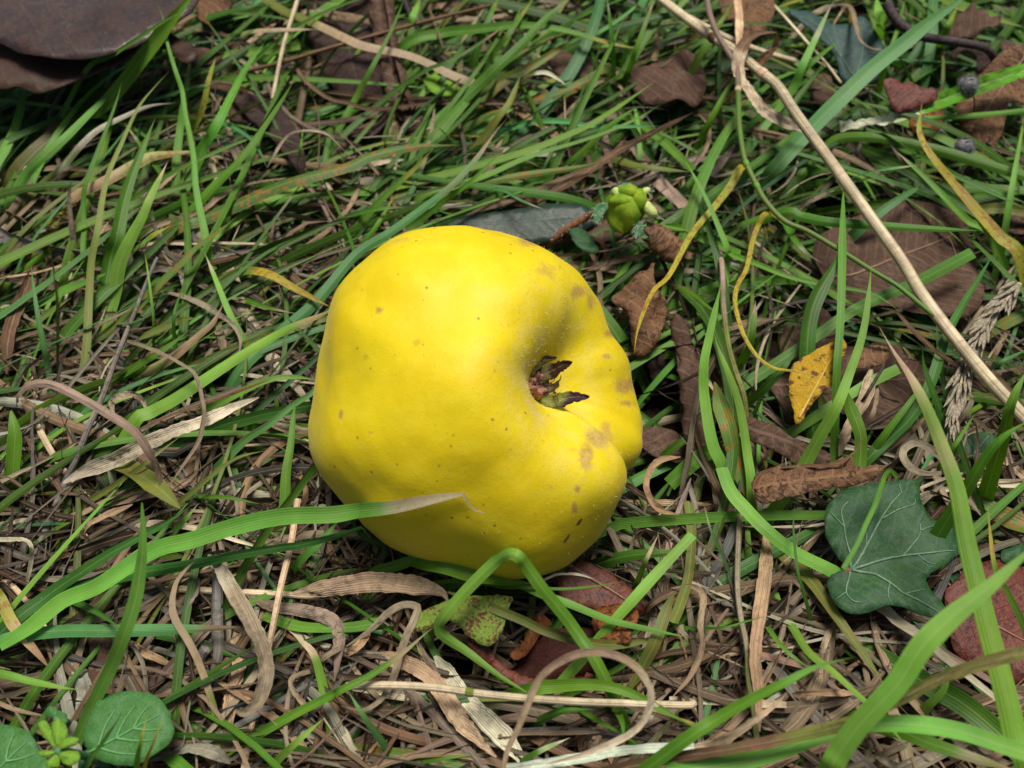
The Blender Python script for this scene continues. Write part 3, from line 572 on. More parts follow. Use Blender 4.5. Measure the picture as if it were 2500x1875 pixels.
LABELLED = [
 ("l>d@.80 100 c! z2.6,3.6,4.4,5.0,5.2 G 0,890 200,760 400,600 600,520 800,390 1000,270 1200,220 1450,140 1700,80 1870,60 2100,55 E 300,1305 450,1290 600,1260 740,1235 762,1246 785,1290 810,1305 842,1312", 'long light green blade with a dry tan end lying across the front of the quince'),
 ("l>d@.9 90 t! z2.6,3.4,4.2 D 830,1090 950,1000 1100,920 1300,790 1500,660 1700,540 1850,460 2000,400 2110,350 2203,305", 'bright green blade pointing its dry tip at the flank of the quince'),
 ("b 78 t z2.0,3.2,4.6 D 1500,760 1750,520 2000,300 B 100,1610 300,1480 480,1350 640,1230 750,1130 880,980 980,840 1060,745", 'long bluish blade brushing past the upper shoulder of the quince'),
 ("g>l@.6 72 e! z3.0,4.2,5.2,4.4,3.4,2.9,2.6 H 1700,1130 1500,800 1380,640 1280,520 1180,380 1140,325 1080,298 1020,320 960,370 800,530 650,705 622,765 640,812 710,862 800,920 1000,1070 1180,1180", 'green blade bent into a sharp peak before the quince and folded back at its foot'),
 ("d>w@.55 44 e z4.2,5.0,5.6,5.4,4.6,4.4 H 1030,1700 1060,1550 1130,1400 1230,1150 1300,1050 1450,955 1600,925 1750,950 1880,1030 1960,1160 1950,1290 1850,1430 1600,1550 1300,1640", 'tan dry blade looping in a wide open ring before the maroon leaf'),
 ("p 68 b z3.2,5.0,5.4,4.6,3.0 D 135,1040 105,960 110,890 180,830 300,820 450,880 700,1020 850,1120 950,1260 1010,1400 1040,1600", 'pinkish dry blade arching over in a hook beside the grey stalk'),
 ("w>d@.3 92 b z2.6,3.4,3.4,3.0,2.4 G 1320,310 1400,400 1470,530 1560,700 1640,870 1672,1000 1670,1120 1620,1250 1540,1312 1490,1290", 'broad pale dry blade hanging down to a hooked end'),
 ("d 34 b z2.6,3.8,3.6,3.0 D 680,545 800,550 900,580 1020,630 1150,700 1230,760 1270,880 1290,1000 1280,1090 1250,1200 1150,1350 1050,1500", 'narrow tan dry blade bending sharply down beside the ribbed pale blade'),
 ("w 84 b z2.2,3.0,3.4 D 400,1450 550,1370 750,1290 900,1215 1100,1130 1300,1060 1500,960 1640,905", 'pale ribbed dry blade lying aslant beside the quince'),
 ("d 112 b z2.6,3.0,2.6 G 1850,555 H 0,510 200,480 400,490 550,515 650,555 685,610", 'broad tan ribbed dry blade lying flat at the foot of the quince'),
 ("g 75 e z2.0,3.4,3.0 H 180,450 350,385 500,345 650,345 800,372 1000,430 1200,490", 'hairy bright green blade curving along the underside of the quince'),
 ("y 80 t z2.4,3.4,4.0 C 2190,1659 2050,1500 1900,1330 1750,1150 1650,1030 1580,930 1540,830 1545,740 1560,640", 'yellow rust-spotted blade with a thread-like tip below the burrs'),
 ("y 52 t z3.0,3.0,3.6 C 430,1050 350,1170 250,1300 100,1480 E 1630,300 1560,370 1500,520 1480,640", 'yellow rust-spotted blade hanging beside the right shoulder of the quince'),
 ("b>y@.28 40 t z3.6,3.4,3.6,3.2 C 590,1345 520,1430 480,1550 460,1650 F 440,110 390,200 375,300 400,420 440,530 520,650 620,720 750,740 900,780 1030,825", 'thin blade turning yellow and curling in a wide arc before the yellow leaf'),
 ("w>n@.7 72 b z3.0,4.2,5.0 C 850,845 700,775 560,700 480,600 400,480 395,380 440,270 520,215 640,205", 'withered papery blade curling off the straw stem'),
 ("n 60 b z5.0,4.4,3.8 C 640,215 632,290 560,370 465,432", 'folded brown end of the withered papery blade'),
 ("d 58 b z4.2,3.4,3.6,3.2 I 1930,60 1850,-50 F 1800,1450 1700,1310 1600,1225 1520,1195 1450,1230 1440,1290 1500,1360 1600,1390 1760,1370", 'tan dry blade curled into a loop behind the big ivy leaf'),
 ("d 34 b z2.6,3.0,2.4 E 1680,1075 1600,1085 1555,1120 1532,1190 1550,1250 1590,1300 1670,1322", 'dark tan dry blade curled like a hook at the side of the quince'),
 ("l 75 e z1.4,4.6,6.2 G 430,1659 500,1460 600,1230 700,1030 780,830 850,620 890,400 905,200 898,-20", 'tall tubular green blade rising beside the round green leaf'),
 ("y>d@.75 70 e z2.6,2.6,2.0 G -60,480 0,590 80,750 180,870 250,950 300,1012", 'yellowing blade with a dry brown tip near the crinkled brown leaf'),
 ("o>d@.55 40 e z1.6,2.8,3.2 G 1380,1680 1380,1400 1330,1200 1270,1020 1200,870 1110,720 1090,620 1110,500 1160,420 1250,330", 'thin snaking blade turning from yellow-green to tan among the stubble'),
 ("s 26 u z2.0,3.0,2.0 G -40,215 60,213 150,215 195,250 200,330 185,420 170,490", 'pale bleached blade bent over like a walking stick'),
 ("d 58 b z2.4,2.8,2.8,2.4,2.4 H 40,890 200,780 300,680 400,625 490,640 470,720 420,830 380,950 340,1080 270,1210 150,1290 0,1265", 'twisted tan dry blade doubling back beside the spotted leaf'),
 ("s 112 b z1.8,2.2,2.0 H 600,950 700,1100 850,1270 1000,1430 1200,1670", 'cream straw sheath lying aslant below the maroon leaf'),
 ("d 100 b z2.0,2.4,2.4 H 180,930 400,990 550,1070 660,1200 750,1340 850,1450 990,1590", 'broad dry ribbed blade split beside the cream straw sheath'),
 ("l 150 t z4.0,6.0,7.5 I 2230,1750 2160,1500 2080,1150 1960,700 1850,250 F 1780,1480 1680,1200 1600,1000 1500,800 1380,620 1280,450", 'very broad bright blade standing tall in front of the ivy leaf tip'),
 ("l 135 e z5.5,7.5,8.5 I 940,1750 1000,1620 1150,1400 1400,1130 1550,900 1750,700 2000,500 2260,260", 'broad bright green blade slanting up across the red leaf'),
 ("g 115 t z4.5,6.0,6.2 I -40,1560 250,1360 500,1215 700,1115 900,1015 1140,955", 'broad dark green blade reaching over the straw below the ivy leaf'),
 ("n>o@.5 70 u z2.5,5.0,6.2,6.6 H 1400,1760 1750,1670 I -40,1600 400,1530 800,1450 1100,1370 1400,1230 1700,1080 2000,980 2260,910", 'long stem shading from purple-brown to green below the red leaf'),
 ("l 100 u z4.2,5.2,5.2 I -60,1680 400,1620 700,1530 1000,1420 1200,1385 1500,1385 1800,1430 2100,1530 2300,1590", 'broad light green blade arching low across the stems below the ivy leaf'),
 ("l>s@.4 80 t z2.2,3.0,3.4 I 1240,620 1400,730 1550,830 1700,960 1850,1080 2000,1200 2260,1420", 'green blade turning yellow emerging from under the big ivy leaf'),
 ("g 28 u z4.6,4.8,4.2 I 1060,400 1150,240 1200,120 1260,-10 F 1300,1470 1330,1392 1360,1375 1400,1415", 'thin bright green blade crossing over the big ivy leaf'),
]
PLAIN = """
l 72 t A 0,1390 60,1290 150,1120 240,1020 400,880 560,720 680,600 772,485
g 78 e z2.2,4.4,6.2 A 560,760 640,690 790,520 900,370 1010,230 1110,100 1240,-60
g 45 t z4,5.4,6.2 A 520,490 700,360 850,260 1000,160 1215,30
l 45 t z2,3.8,5.6 A 1340,1680 1290,1450 1240,1200 1225,1010 1200,860 1170,720 1150,570 1110,450 1060,280 1030,110 985,0
g 56 t A 1100,1520 1110,1250 1120,1000 1150,750 1180,550 1215,300
g 78 t A 1130,1300 1220,1080 1290,930 1340,850 1400,740 1470,600 1560,430 1680,260
g 62 t z1.6,3.2,4.4 A 1050,1500 1200,1350 1330,1200 1500,1030 1650,830 1780,640 1872,488
g 96 t z1,3,4 D 540,760 600,500 650,300 A 700,1640 740,1500 780,1300 830,1130 900,950 985,740
l 92 t z1,3,4 D 600,640 640,520 720,250 A 760,1659 830,1500 900,1370 960,1230 1065,1015
o 46 t z1,3.4,4.4 D 380,1320 450,1050 520,800 550,550 565,250 A 580,1640 620,1450 650,1250 690,1090 760,930 870,690 970,560 1080,440
g 38 t z2,3.2,4 A 540,1680 535,1450 530,1280 545,1160 620,960 700,750 750,600 772,488
o>w@.6 52 t A -40,1480 250,1180 400,1050 500,930 620,820 800,730 950,670 1130,650
y>d@.5 64 e A 215,1659 300,1480 400,1320 500,1220 650,1150 850,1040 950,990 1100,970 1230,958
r 112 t z2,2.8,3.2 A 1050,1470 1300,1370 1500,1290 1700,1200 1900,1130 2203,1050 B 200,985 450,930 780,917
k 92 t z1.2,1.8,2.2 A -40,1150 200,900 450,700 700,560 1000,440
k 82 t z1.2,1.8,2.2 A 0,960 150,800 330,640 600,550 900,450
l 46 u z1.8,2.4 A 1080,440 1300,380 1500,340 1780,310 1900,290
b 36 t A 850,690 1050,610 1200,560 1400,514
k 24 t z1,3,4.4 A 1850,1080 1800,900 1650,620 1500,400 1330,160 1218,28
y 56 t A 1200,880 1280,700 1320,520 1366,358
b 36 t A 1300,810 1400,778 1520,830 1620,920 1695,1070
w 18 b A 1470,1110 1350,1000 1290,900 1268,830 1300,770 1390,748
n 32 b A 1590,30 1750,250 1850,400 1950,530 2080,620 2203,650 B 200,690 500,660 770,618
s 26 # z2.4,3,2 A 1890,-20 1820,200 1780,350 1720,650
o>d@.35 50 u z2.4,3,2.4 A 1660,-20 1800,70 1950,130 2100,200 B 0,225 150,290 400,340 560,400 700,470 865,535
d 72 t A 1740,50 1950,90 2203,110 B 150,120 305,192
n 24 # z2.2,2.8,2.8 A 1500,465 1800,390 2000,330 2203,270 B 300,200 600,120 950,35
d 36 b A 880,1520 1000,1430 1280,1330 1400,1240 1600,1160 1810,1128
p 60 b A 820,1370 900,1220 972,1130
x 42 b z1.6,3,3.6 A 480,1680 455,1450 440,1250 450,1150
r 62 t z1.4,2.8,3.4 D 500,640 700,480 850,360 1000,200 1150,60 A 1250,1560 1380,1470 1505,1365
g 40 t A 1210,1350 1080,1180 950,1000 850,860 785,775
k 48 u z1.6,2 A 700,925 950,918 1210,942
l 72 t A 830,1610 950,1500 1085,1425
d 22 b z2.6,3.6,3 A 1690,1060 1800,880 1900,830 2050,840 2130,900 2185,962
g 30 t A 1870,1110 1900,950 1920,800
k 62 t A 1180,170 1350,100 1500,60 1700,15
g>d@.6 46 t A 1350,310 1550,210 1700,190 2030,185
g 42 u z1.6,2 A 200,1640 540,1545 700,1540 860,1495
b 60 t A -50,700 100,600 260,420 420,300 600,250
k 100 t z1,1.8,2 A -60,1350 100,1150 300,980 500,860 700,760
g 42 t z1.4,3,4 B -40,900 100,620 200,430 330,180 410,-20
k 42 t B -60,960 200,700 400,540 560,440 680,395 800,330 950,230 1060,145
g 84 t z1.6,3.2,4 B 460,920 650,740 850,560 1000,420 1150,280 1300,120 1480,-30
r 94 t z1.4,2.4,3 B 680,820 850,680 1000,540 1250,400 1400,300 1510,235
r 74 t z1.2,1.9,2.4 B 540,910 800,800 950,720 1110,675
g>y@.88 72 t z2.2,3.4,3.2 B 400,300 640,215 850,190 1100,165 1300,175 1500,215 1700,275 1965,322
r 72 u z1.8,2.4,2.4 B 1130,660 1300,620 1500,540 1650,470 1730,425
g 42 t z1,3,4.4 B 1700,680 1730,450 1720,250 1690,-20
g 48 t z1,3,4.4 B 1745,650 1820,470 1880,300 1995,-20
g 36 t z1,3,3.6 B 1755,520 1830,260 1872,125
b 46 t B 1000,850 1200,780 1400,770 1600,800 1900,800 2040,795
o 84 t z1.4,3,3.6 B 810,1070 900,900 1000,750 1080,640 1142,475
o>s@.6 24 b B 1150,640 1150,520 1200,475 1300,460 1380,500 1425,535
g 64 t z1.8,2.8,3.4 B -40,1240 300,1190 600,1120 900,1040 1200,950 1450,850 1600,780 1800,650 2005,507
l 46 t z2,3,3.6 B 500,1260 700,1190 950,1100 1200,990 1500,900 1700,830 1900,740 2035,655
r 78 t z1.6,2.4,2.8 B -40,1300 300,1250 600,1200 900,1150 1200,1100 1500,1060 1730,1005
g 40 e z1.6,3,3.6 B 1380,1080 1550,940 1700,800 1860,688
n 52 t z1.8,2.6,2.6 B 1220,1295 1400,1180 1600,1060 1750,960 1900,880 2240,710
n 62 u z1.6,2 B 660,1335 900,1290 1100,1280 1250,1278
g 46 t z1.6,3.4,4.2 B 330,1520 500,1400 650,1280 800,1170 900,1080 1032,948
g 62 t z1.4,3,3.8 B -40,1600 60,1500 200,1330 350,1180 480,1060 585,945
g 42 t B 80,1670 150,1550 250,1400 352,1228
g 22 t B 770,950 650,830 562,748
b 36 t z2.4,3,3 B 980,1200 1150,1270 1302,1332
d 60 b B 1090,650 1200,750 1320,820 1420,920 1525,958
d 32 b B 1380,775 1500,650 1620,530 1720,510 1845,618
w 28 b B 1830,530 1920,610 2000,660 2100,650 2165,570
p 66 u z1.6,2 B 1830,900 1950,1050 2050,1180 2230,1360
o 60 t B 1700,1005 1900,1050 2230,1090
l 50 t z1.6,2.8 B 1880,1450 2000,1430 2230,1465
g 60 t B 820,490 880,280 950,100 1005,-20
g 46 t B 850,550 980,330 1080,200 1230,-20
l 62 t B 395,260 450,130 515,-20
g 48 t B 1280,235 1550,210 1750,180 1910,168
b 44 t B 1250,330 1450,270 1650,200 1850,60 1900,-20
n 15 # z1.8,3 B 540,-10 600,150 655,310
w 50 b B -20,1085 200,1040 410,1008
k 50 t B -40,1410 200,1330 440,1308
g 52 u z1.6,2.4 B 1620,690 1800,740 1950,820 2100,950 2230,1080
b 90 e z1.6,3.6,5 C 560,1150 640,1050 850,820 1050,620 1250,430 1450,270 1620,130 1830,-20
l 68 t z1.4,3.4,4.6 C 420,990 600,740 740,560 800,420 880,250 960,80 1015,-20
g 52 t C 740,560 780,480 880,380 1035,255
l 56 e C 1295,240 1290,100 1270,-20
g 36 t C 1280,580 1330,400 1400,200 1455,-20
s>g@.35 88 u z2,3.2,3.8 C 1040,815 1200,785 1320,770 1450,730 1650,650 1850,570 2050,500 2240,440
g 32 u z2.4,3 C 1520,752 1800,735 2230,700
g 58 u z1.4,2.8,3 C 680,1270 850,1030 950,930 1050,870 1250,865 1450,900 1700,960 1900,1020 2240,1120
g 62 t z2.4,3,3.2 C 1990,1500 1850,1400 1700,1250 1550,1100 1375,940
b 36 t C 1085,1155 1200,1100 1350,1070 1555,1043
b 78 t C 1060,1560 1200,1420 1400,1270 1575,1165
g 46 e z1,3.2,4 F 1000,1520 1000,1250 1010,1000 1020,700 1040,450 1050,150 C 1060,1200
l>g@.3 76 t z2.8,3.4,3.8 C 650,1350 780,1365 950,1400 1200,1420 1500,1440 1955,1462
g 52 t C 670,1380 740,1500 830,1600 930,1670
l 52 t z1.8,3.2,3.8 F 300,330 310,200 C 330,1640 330,1580 270,1430 200,1270 120,1120 48,995
g 52 t z2.2,3.2,3.2 C -40,1440 200,1530 400,1600 F 340,0 500,60 700,140 900,190 1200,240 1300,280 1440,380
d 42 b C 410,835 390,750 400,680 475,628
n 26 b C 390,835 440,800 480,810 520,880 620,950 700,980 695,1062
w 46 u z3.4,4.4 C 388,-20 400,150 408,310
n 26 b C 95,604 300,622 475,608
x 36 b C 735,1335 900,1250 1035,1178
p 52 b C 160,1175 280,1040 375,915
d 20 b C 780,945 760,1060 700,1160 590,1235
s 18 # z2.4,3.2,2.6 C 570,-20 700,120 850,290 950,400 1045,525
d 16 b C 945,290 1000,150 1085,25
d 36 b z2.4,3.4,3 C 1010,28 1100,40 1140,150 1170,250 1230,300 1315,316
d 42 b C 700,315 770,200 850,100 950,50 1055,30
l 58 t z1,3,4 C -30,730 80,500 180,300 300,120 380,-20
g 50 t C 120,960 220,760 330,560 420,420
k 60 t C 560,900 700,720 880,480 950,380
g 60 t C 1650,330 1720,180 1780,40
o 70 t C 1560,-20 1800,60 2230,180
k 60 t C 1350,930 1550,1000 1800,1130 2230,1330
b 60 t C 1750,1120 1950,1180 2230,1290
l 40 t C 2050,1620 2100,1350 2150,1050 2203,750
o 60 u z2.2,2.6 C 1900,1330 2050,1320 2240,1340
l 88 t z2,3.6,4.6 F 310,1400 230,1200 180,900 178,700 210,530 250,350 292,165
l 68 t z2,3.4,3.8 F 480,1540 450,1250 400,950 330,750 270,600 238,485
p>o@.5 34 # z2,3.8,3.4,3,1.6 F 270,-40 290,60 298,180 300,310 330,560 370,720 430,900 450,1130 440,1300
r 92 b z1.8,2.6,2.6 F 450,1540 380,1300 330,1100 280,950 245,810
k 92 e z1.2,3,3.8 F 875,1190 850,1000 840,800 830,600 850,400 900,250 1000,80 1035,-20
l 84 t z1.6,4,5.2 F 590,1670 750,1440 850,1270 930,1120 1020,960 1100,750 1170,550 1210,350 1238,70
g 112 t z4.5,6,6.4 F 1820,1520 1950,1300 2080,1150 2260,1040
g 112 t z4,5.6,6 F 2050,1230 2120,950 2240,700
k 92 t z1.8,3.2,4 F 1785,1340 1700,1060 1620,850 1570,700 1560,585
g 72 b z3.4,2.8,2 F 1080,870 1110,980 1165,1130 1170,1250 1150,1400 1085,1510
g 68 u z1.4,2.4,2.8 F 390,850 550,750 700,650 900,510 1100,370 1300,270 1500,190 1880,-10
k 72 t F 1180,1330 1350,1170 1500,1020 1620,800 1700,550 1800,350 1920,150 2015,-10
n 36 b z2.8,3.2,3 F 1300,340 1400,370 1500,480 1650,620 1800,720 1950,830 2010,870
g 42 t F -20,205 100,250 200,330 305,395
g 72 t F 385,725 460,600 490,450 505,290
g 62 t z1.4,2,2 F -40,640 100,690 200,800 265,910
k 52 t z1.2,1.8 F -40,770 80,850 180,940
g 62 t z1.2,2.2 F -40,1250 100,1150 260,1000
g 92 u z1.2,2 F -40,1460 60,1370 150,1290 270,1220
w 72 b F 1035,1280 1110,1080 1200,900 1245,715
d 36 b F 1175,1130 1260,980 1275,815
l 60 u z1.4,2.4 F 690,1160 900,1020 1200,830 1410,725
g 60 t F 1200,1310 1340,1120 1480,940 1560,820
b 50 t F 1900,760 2050,690 2230,600
g 60 u z1.4,2 F 1880,900 2050,920 2240,950
k 80 t F 430,960 560,850 680,720 760,620
g 36 t F 1640,1390 1760,1220 1900,1000
l 78 u z2.8,3,2.4 F 290,1350 350,1500 450,1620 I 560,140 750,290 1010,420 1130,500
o 104 t z1.6,2.6,3 I 580,200 700,330 850,470 1000,680 1130,860 1230,1000 1335,1155
l 62 t z1.4,2.8,3.4 I 590,460 650,620 750,780 850,930 1000,1050 1150,1190 1300,1330 1520,1600
d>o@.6 36 # z2.2,2.6,3 I 410,-20 395,250 390,500 410,700 450,900 460,1100 500,1350 520,1680
d 78 b z2.2,2.8,3 I 565,150 572,350 550,550 520,750 500,950 520,1150 530,1430
w 62 t z2.8,4,3.4 I -40,1545 200,1530 400,1420 600,1280 705,1185
k 124 u z1.8,2.6,3 I 1140,865 1400,1020 1600,1130 1800,1240 2000,1400 2260,1640
g 134 t z3,4,4 I 1360,1410 1600,1500 1900,1600 2200,1690
d 52 b z2.2,2.8,2.4 I -30,520 100,510 172,570 150,750 162,900 90,1080 -20,1210
k 30 t I 860,790 850,700 810,550 770,400 745,150 752,-20
b 32 t I 362,490 290,300 220,150 178,-10
o 58 u z2,2.6 I 80,-20 100,200 80,450 30,620 -20,740
d 20 b I 425,1085 600,950 800,840 1010,788
d 46 b I 880,1020 930,900 980,795 1045,788
l 84 t I 1510,1345 1600,1260 1700,1150 1722,990
g 52 t z2.8,4.4,4.6 I 2240,900 2100,550 2020,400 1970,-10
r 124 u z1.8,2.2 I 1880,-20 2050,60 2240,150
w 42 u z1.8,2.2 I -40,1232 300,1240 700,1262
d 52 b I 690,1205 900,1180 1160,1190
g 62 t z1,2 I 440,780 440,600 460,300 440,-20
g 26 t I -20,772 150,775 300,770 450,730 605,688
b 52 t I 310,1490 130,1390 -20,1325
g 52 t I 530,690 600,800 700,920 860,1040
w 60 b I 1230,1560 1330,1610 1420,1690
g 82 e z0.6,2.4,2.8 D 70,1690 80,1400 95,1150 70,990
b 46 t z1,3,3.8 D 345,1180 310,780 280,600 240,400 210,200 195,45
k 92 t z1.2,2,2.2 D 420,1410 600,1280 830,1165
g 72 t z1.6,2.8,3.2 D 540,930 750,780 950,660 1100,560 1205,475
l>d@.6 82 t z1.6,2.8,3.2 D 640,910 850,790 1080,660 1250,520 1350,430 1425,290
n 26 b z2.6,3.4 D 860,1115 1050,1030 1250,960 1450,890 1720,790
l 72 t z1.6,2.8,2.8 D 1170,1090 1300,1000 1500,890 1700,800 1850,780 2030,800
l 82 t z0.8,2.6,3.4 G 1715,540 1760,250 D 1800,1640 1810,1400 1840,1200 1860,1000 1890,900
b 62 t z1.2,2.6,3 D 1150,1680 1250,1500 1400,1330 1550,1180 1700,1080 1850,960 2000,850 2080,640
d 46 b z2.2,2.8,2.6 D 995,228 1150,270 1280,320 1400,390 1480,450 1522,540 1510,640
r>y@.6 78 t z1.8,2.8,2.6 D 1370,260 1430,160 1550,110 1700,130 1850,210 2000,290 2110,345
g 82 u z1.4,2 D 940,1105 1250,1130 1500,1130 1750,1110 1990,1120
s 22 # z1.8,2 D 980,1243 1250,1222 1500,1215 1750,1200 1990,1183
l 62 e z1.6,2.6 D -40,410 150,350 250,310 400,240 520,190 670,125
o 72 t z1.4,2.2 D -40,670 150,500 300,380 455,275
s 52 u z1.6,2 D 1030,1425 1250,1460 1500,1510 1750,1540 2000,1600 2230,1660
o 46 t D 460,1645 700,1480 900,1340 1000,1260 1160,1140
l 58 t z1,2.6,3.2 D 1745,930 1650,700 1550,560 1450,370 1360,150 1290,-20
l 22 t D 972,620 970,400 940,150 915,-20
k 32 t D 1142,860 1110,600 1100,400 1140,260 1205,185
o 42 b z2.4,3 D 870,545 1000,480 1150,420 1232,408
b 32 t D 730,450 850,430 995,368
o 112 b D 690,1310 850,1380 1000,1480 1140,1610
d 66 b D 1370,410 1400,550 1425,700
g 62 u z1.4,1.8 D 1440,425 1650,410 1850,398
g 60 u z1.2,1.6 D 1540,525 1750,500 2020,522
g 42 t D 1500,285 1700,340 1890,382
g 52 t D 1100,1555 1400,1540 1660,1585
w 52 b z2.2,2.8,2.2 D 720,1020 708,940 760,900 840,888 905,930 935,1010
d 40 b D 1880,1340 1935,1500 1895,1640
g 70 t z1,2.4 D 0,250 120,140 260,20 400,-80
n 70 b D 40,760 60,500 150,250 230,60
o 44 t D 1020,1690 1250,1480 1480,1300 1700,1240
k 92 t z2,3,3.4 G -60,880 300,570 500,430 700,300 900,190 1050,110 1220,-10
k 88 t z2.2,3.2,4 G 330,600 720,455 900,420 1200,370 1500,310 1800,260 E 60,1450 250,1400 445,1322
b>n@.92 72 e z2.4,2.8,2.6 G -60,900 150,820 400,790 700,790 1000,785 1300,775 1520,768
k 62 t G 370,560 550,640 700,730 780,800
l 82 t z3,3.4,3 G -60,1058 200,1110 400,1150 530,1167
x 72 b z2,2.4,2.2 G 1490,490 1700,620 1900,660 2050,700 2130,760 2145,900 2118,1110
s 42 # z1.8,2.2 G 680,508 1000,520 1400,540 1800,560 2020,582
w 42 # z3,2.8,1.6 G 1885,-40 1840,250 1780,500 1740,700 1700,900 1620,1250 1540,1680
d 82 b G 1430,740 1500,850 1512,1000 1460,1200 1440,1400 1430,1510
l 94 t z1,2.6,3 G 2170,1720 2090,1350 2030,1080 1980,930 1900,850 1820,780
g>d@.9 72 t z1.6,3,3.4 G 1460,1545 1700,1410 1900,1300 2100,1200 H 0,1170 200,1070 400,930 550,800 600,765
l 72 t G 1700,1680 1850,1520 2060,1335
g 60 u z2,2.4 G 1670,695 1800,740 1950,770 2203,770 H 260,738
d 72 b G 1070,1565 1200,1530 1350,1560 1460,1630
d 42 b G 2060,1028 1950,1050 1850,1090 1850,1150 1920,1250 2010,1340
d 52 b G 300,435 330,350 400,310 495,298
d 58 b z2,2.8,2.6 G 560,205 530,180 570,120 700,50 840,-10
w 92 b z1.6,2,1.8 G 400,845 470,960 505,1080 530,1200 470,1420
g 72 u z1.6,2.4 G 960,1565 1050,1580 1200,1690
k 50 t z3.4,4.6,5 G 530,1700 650,1500 730,1380 795,1262
g 60 t z3.4,4.6,4.8 G 865,1680 890,1500 935,1305
y 40 t z3.4,4.6,4.8 G 910,1680 980,1480 1045,1292
l 72 t G 1080,200 1160,100 1260,-20
l 76 t G 1810,480 1900,350 2050,200 2160,70
k 60 u z1.6,2 G 0,1010 200,890 420,740 640,640
o 60 t z1.4,2 G 0,1260 120,1180 220,1130
d 60 b G 800,850 900,920 1000,970 1140,1050
d 50 b G 1960,1020 2080,940 2190,880
p 46 b G 1000,740 1150,660 1240,560 1255,440
l 70 t z2,3.2,2.8 H 700,500 900,460 1100,480 1280,560 1450,620 1700,720 1950,780 2240,840
g 36 t z2.4,3.2,3.2 H 590,490 900,490 1200,515 1400,525 1600,510 1825,473
o 56 b z2.8,3,2.4 H 680,545 850,600 1000,660 1150,720 1300,790 1500,850 1700,880 1900,860 2010,815
g 104 t z2.4,3.2,3 H 1170,1175 1350,1140 1600,1130 1800,1170 2000,1270 2240,1400
l 62 u z1.6,3,3.4 H 1390,1130 1550,950 1700,770 1850,600 2000,430 2230,180
o 76 b z1.8,2.6,2.8 H 1820,1175 1920,1010 2000,850 2070,650 2115,550
s 60 b H -20,1350 60,1500 160,1680
s 56 u z3,3.2 H 1040,1665 1500,1600 1800,1550 2240,1515
g 72 t H 1190,1395 1400,1300 1610,1288
g 62 t H 1090,1670 1250,1560 1460,1465
g 46 t H 1390,1205 1600,1340 1780,1440 1910,1535
g 82 t H 1690,1220 1780,1360 1795,1520
g 36 t H 430,1645 650,1600 910,1568
b 62 t H 340,1590 220,1430 130,1300 45,1160
w 20 b z3,3.4 H 1130,462 1300,440 1480,430 1605,462
d 60 b H 0,960 120,880 200,780
d 70 b H 1540,1540 1630,1440 1720,1340
k 92 t H 1600,380 1800,320 2000,300 2230,290
g 50 t H 1870,520 1930,360 2020,170
w 40 b H 1920,1460 1960,1350 2010,1260
n 50 b H 1900,700 2000,600 2203,500
n 26 b z2.6,3,3.2 F 520,1600 490,1500 505,1430 560,1380 650,1352 800,1342 1000,1330 1120,1262 1200,1140
"""
for s, lb in LABELLED: blade(s, lb)
_w = [o for o in HERO if o.get('label', '').startswith('withered papery')][0]; _f = [o for o in HERO if o.get('label', '').startswith('folded brown')][0]
_f.parent = _w; _f.name = 'folded_tip'; del _f['label']; del _f['category']
for ln in PLAIN.strip().splitlines():
    if ln.strip(): blade(ln)
for lb, os_ in SAME.items():
    if len(os_) > 1:
        for o in os_: o['group'] = lb.replace('blade', 'blades', 1)

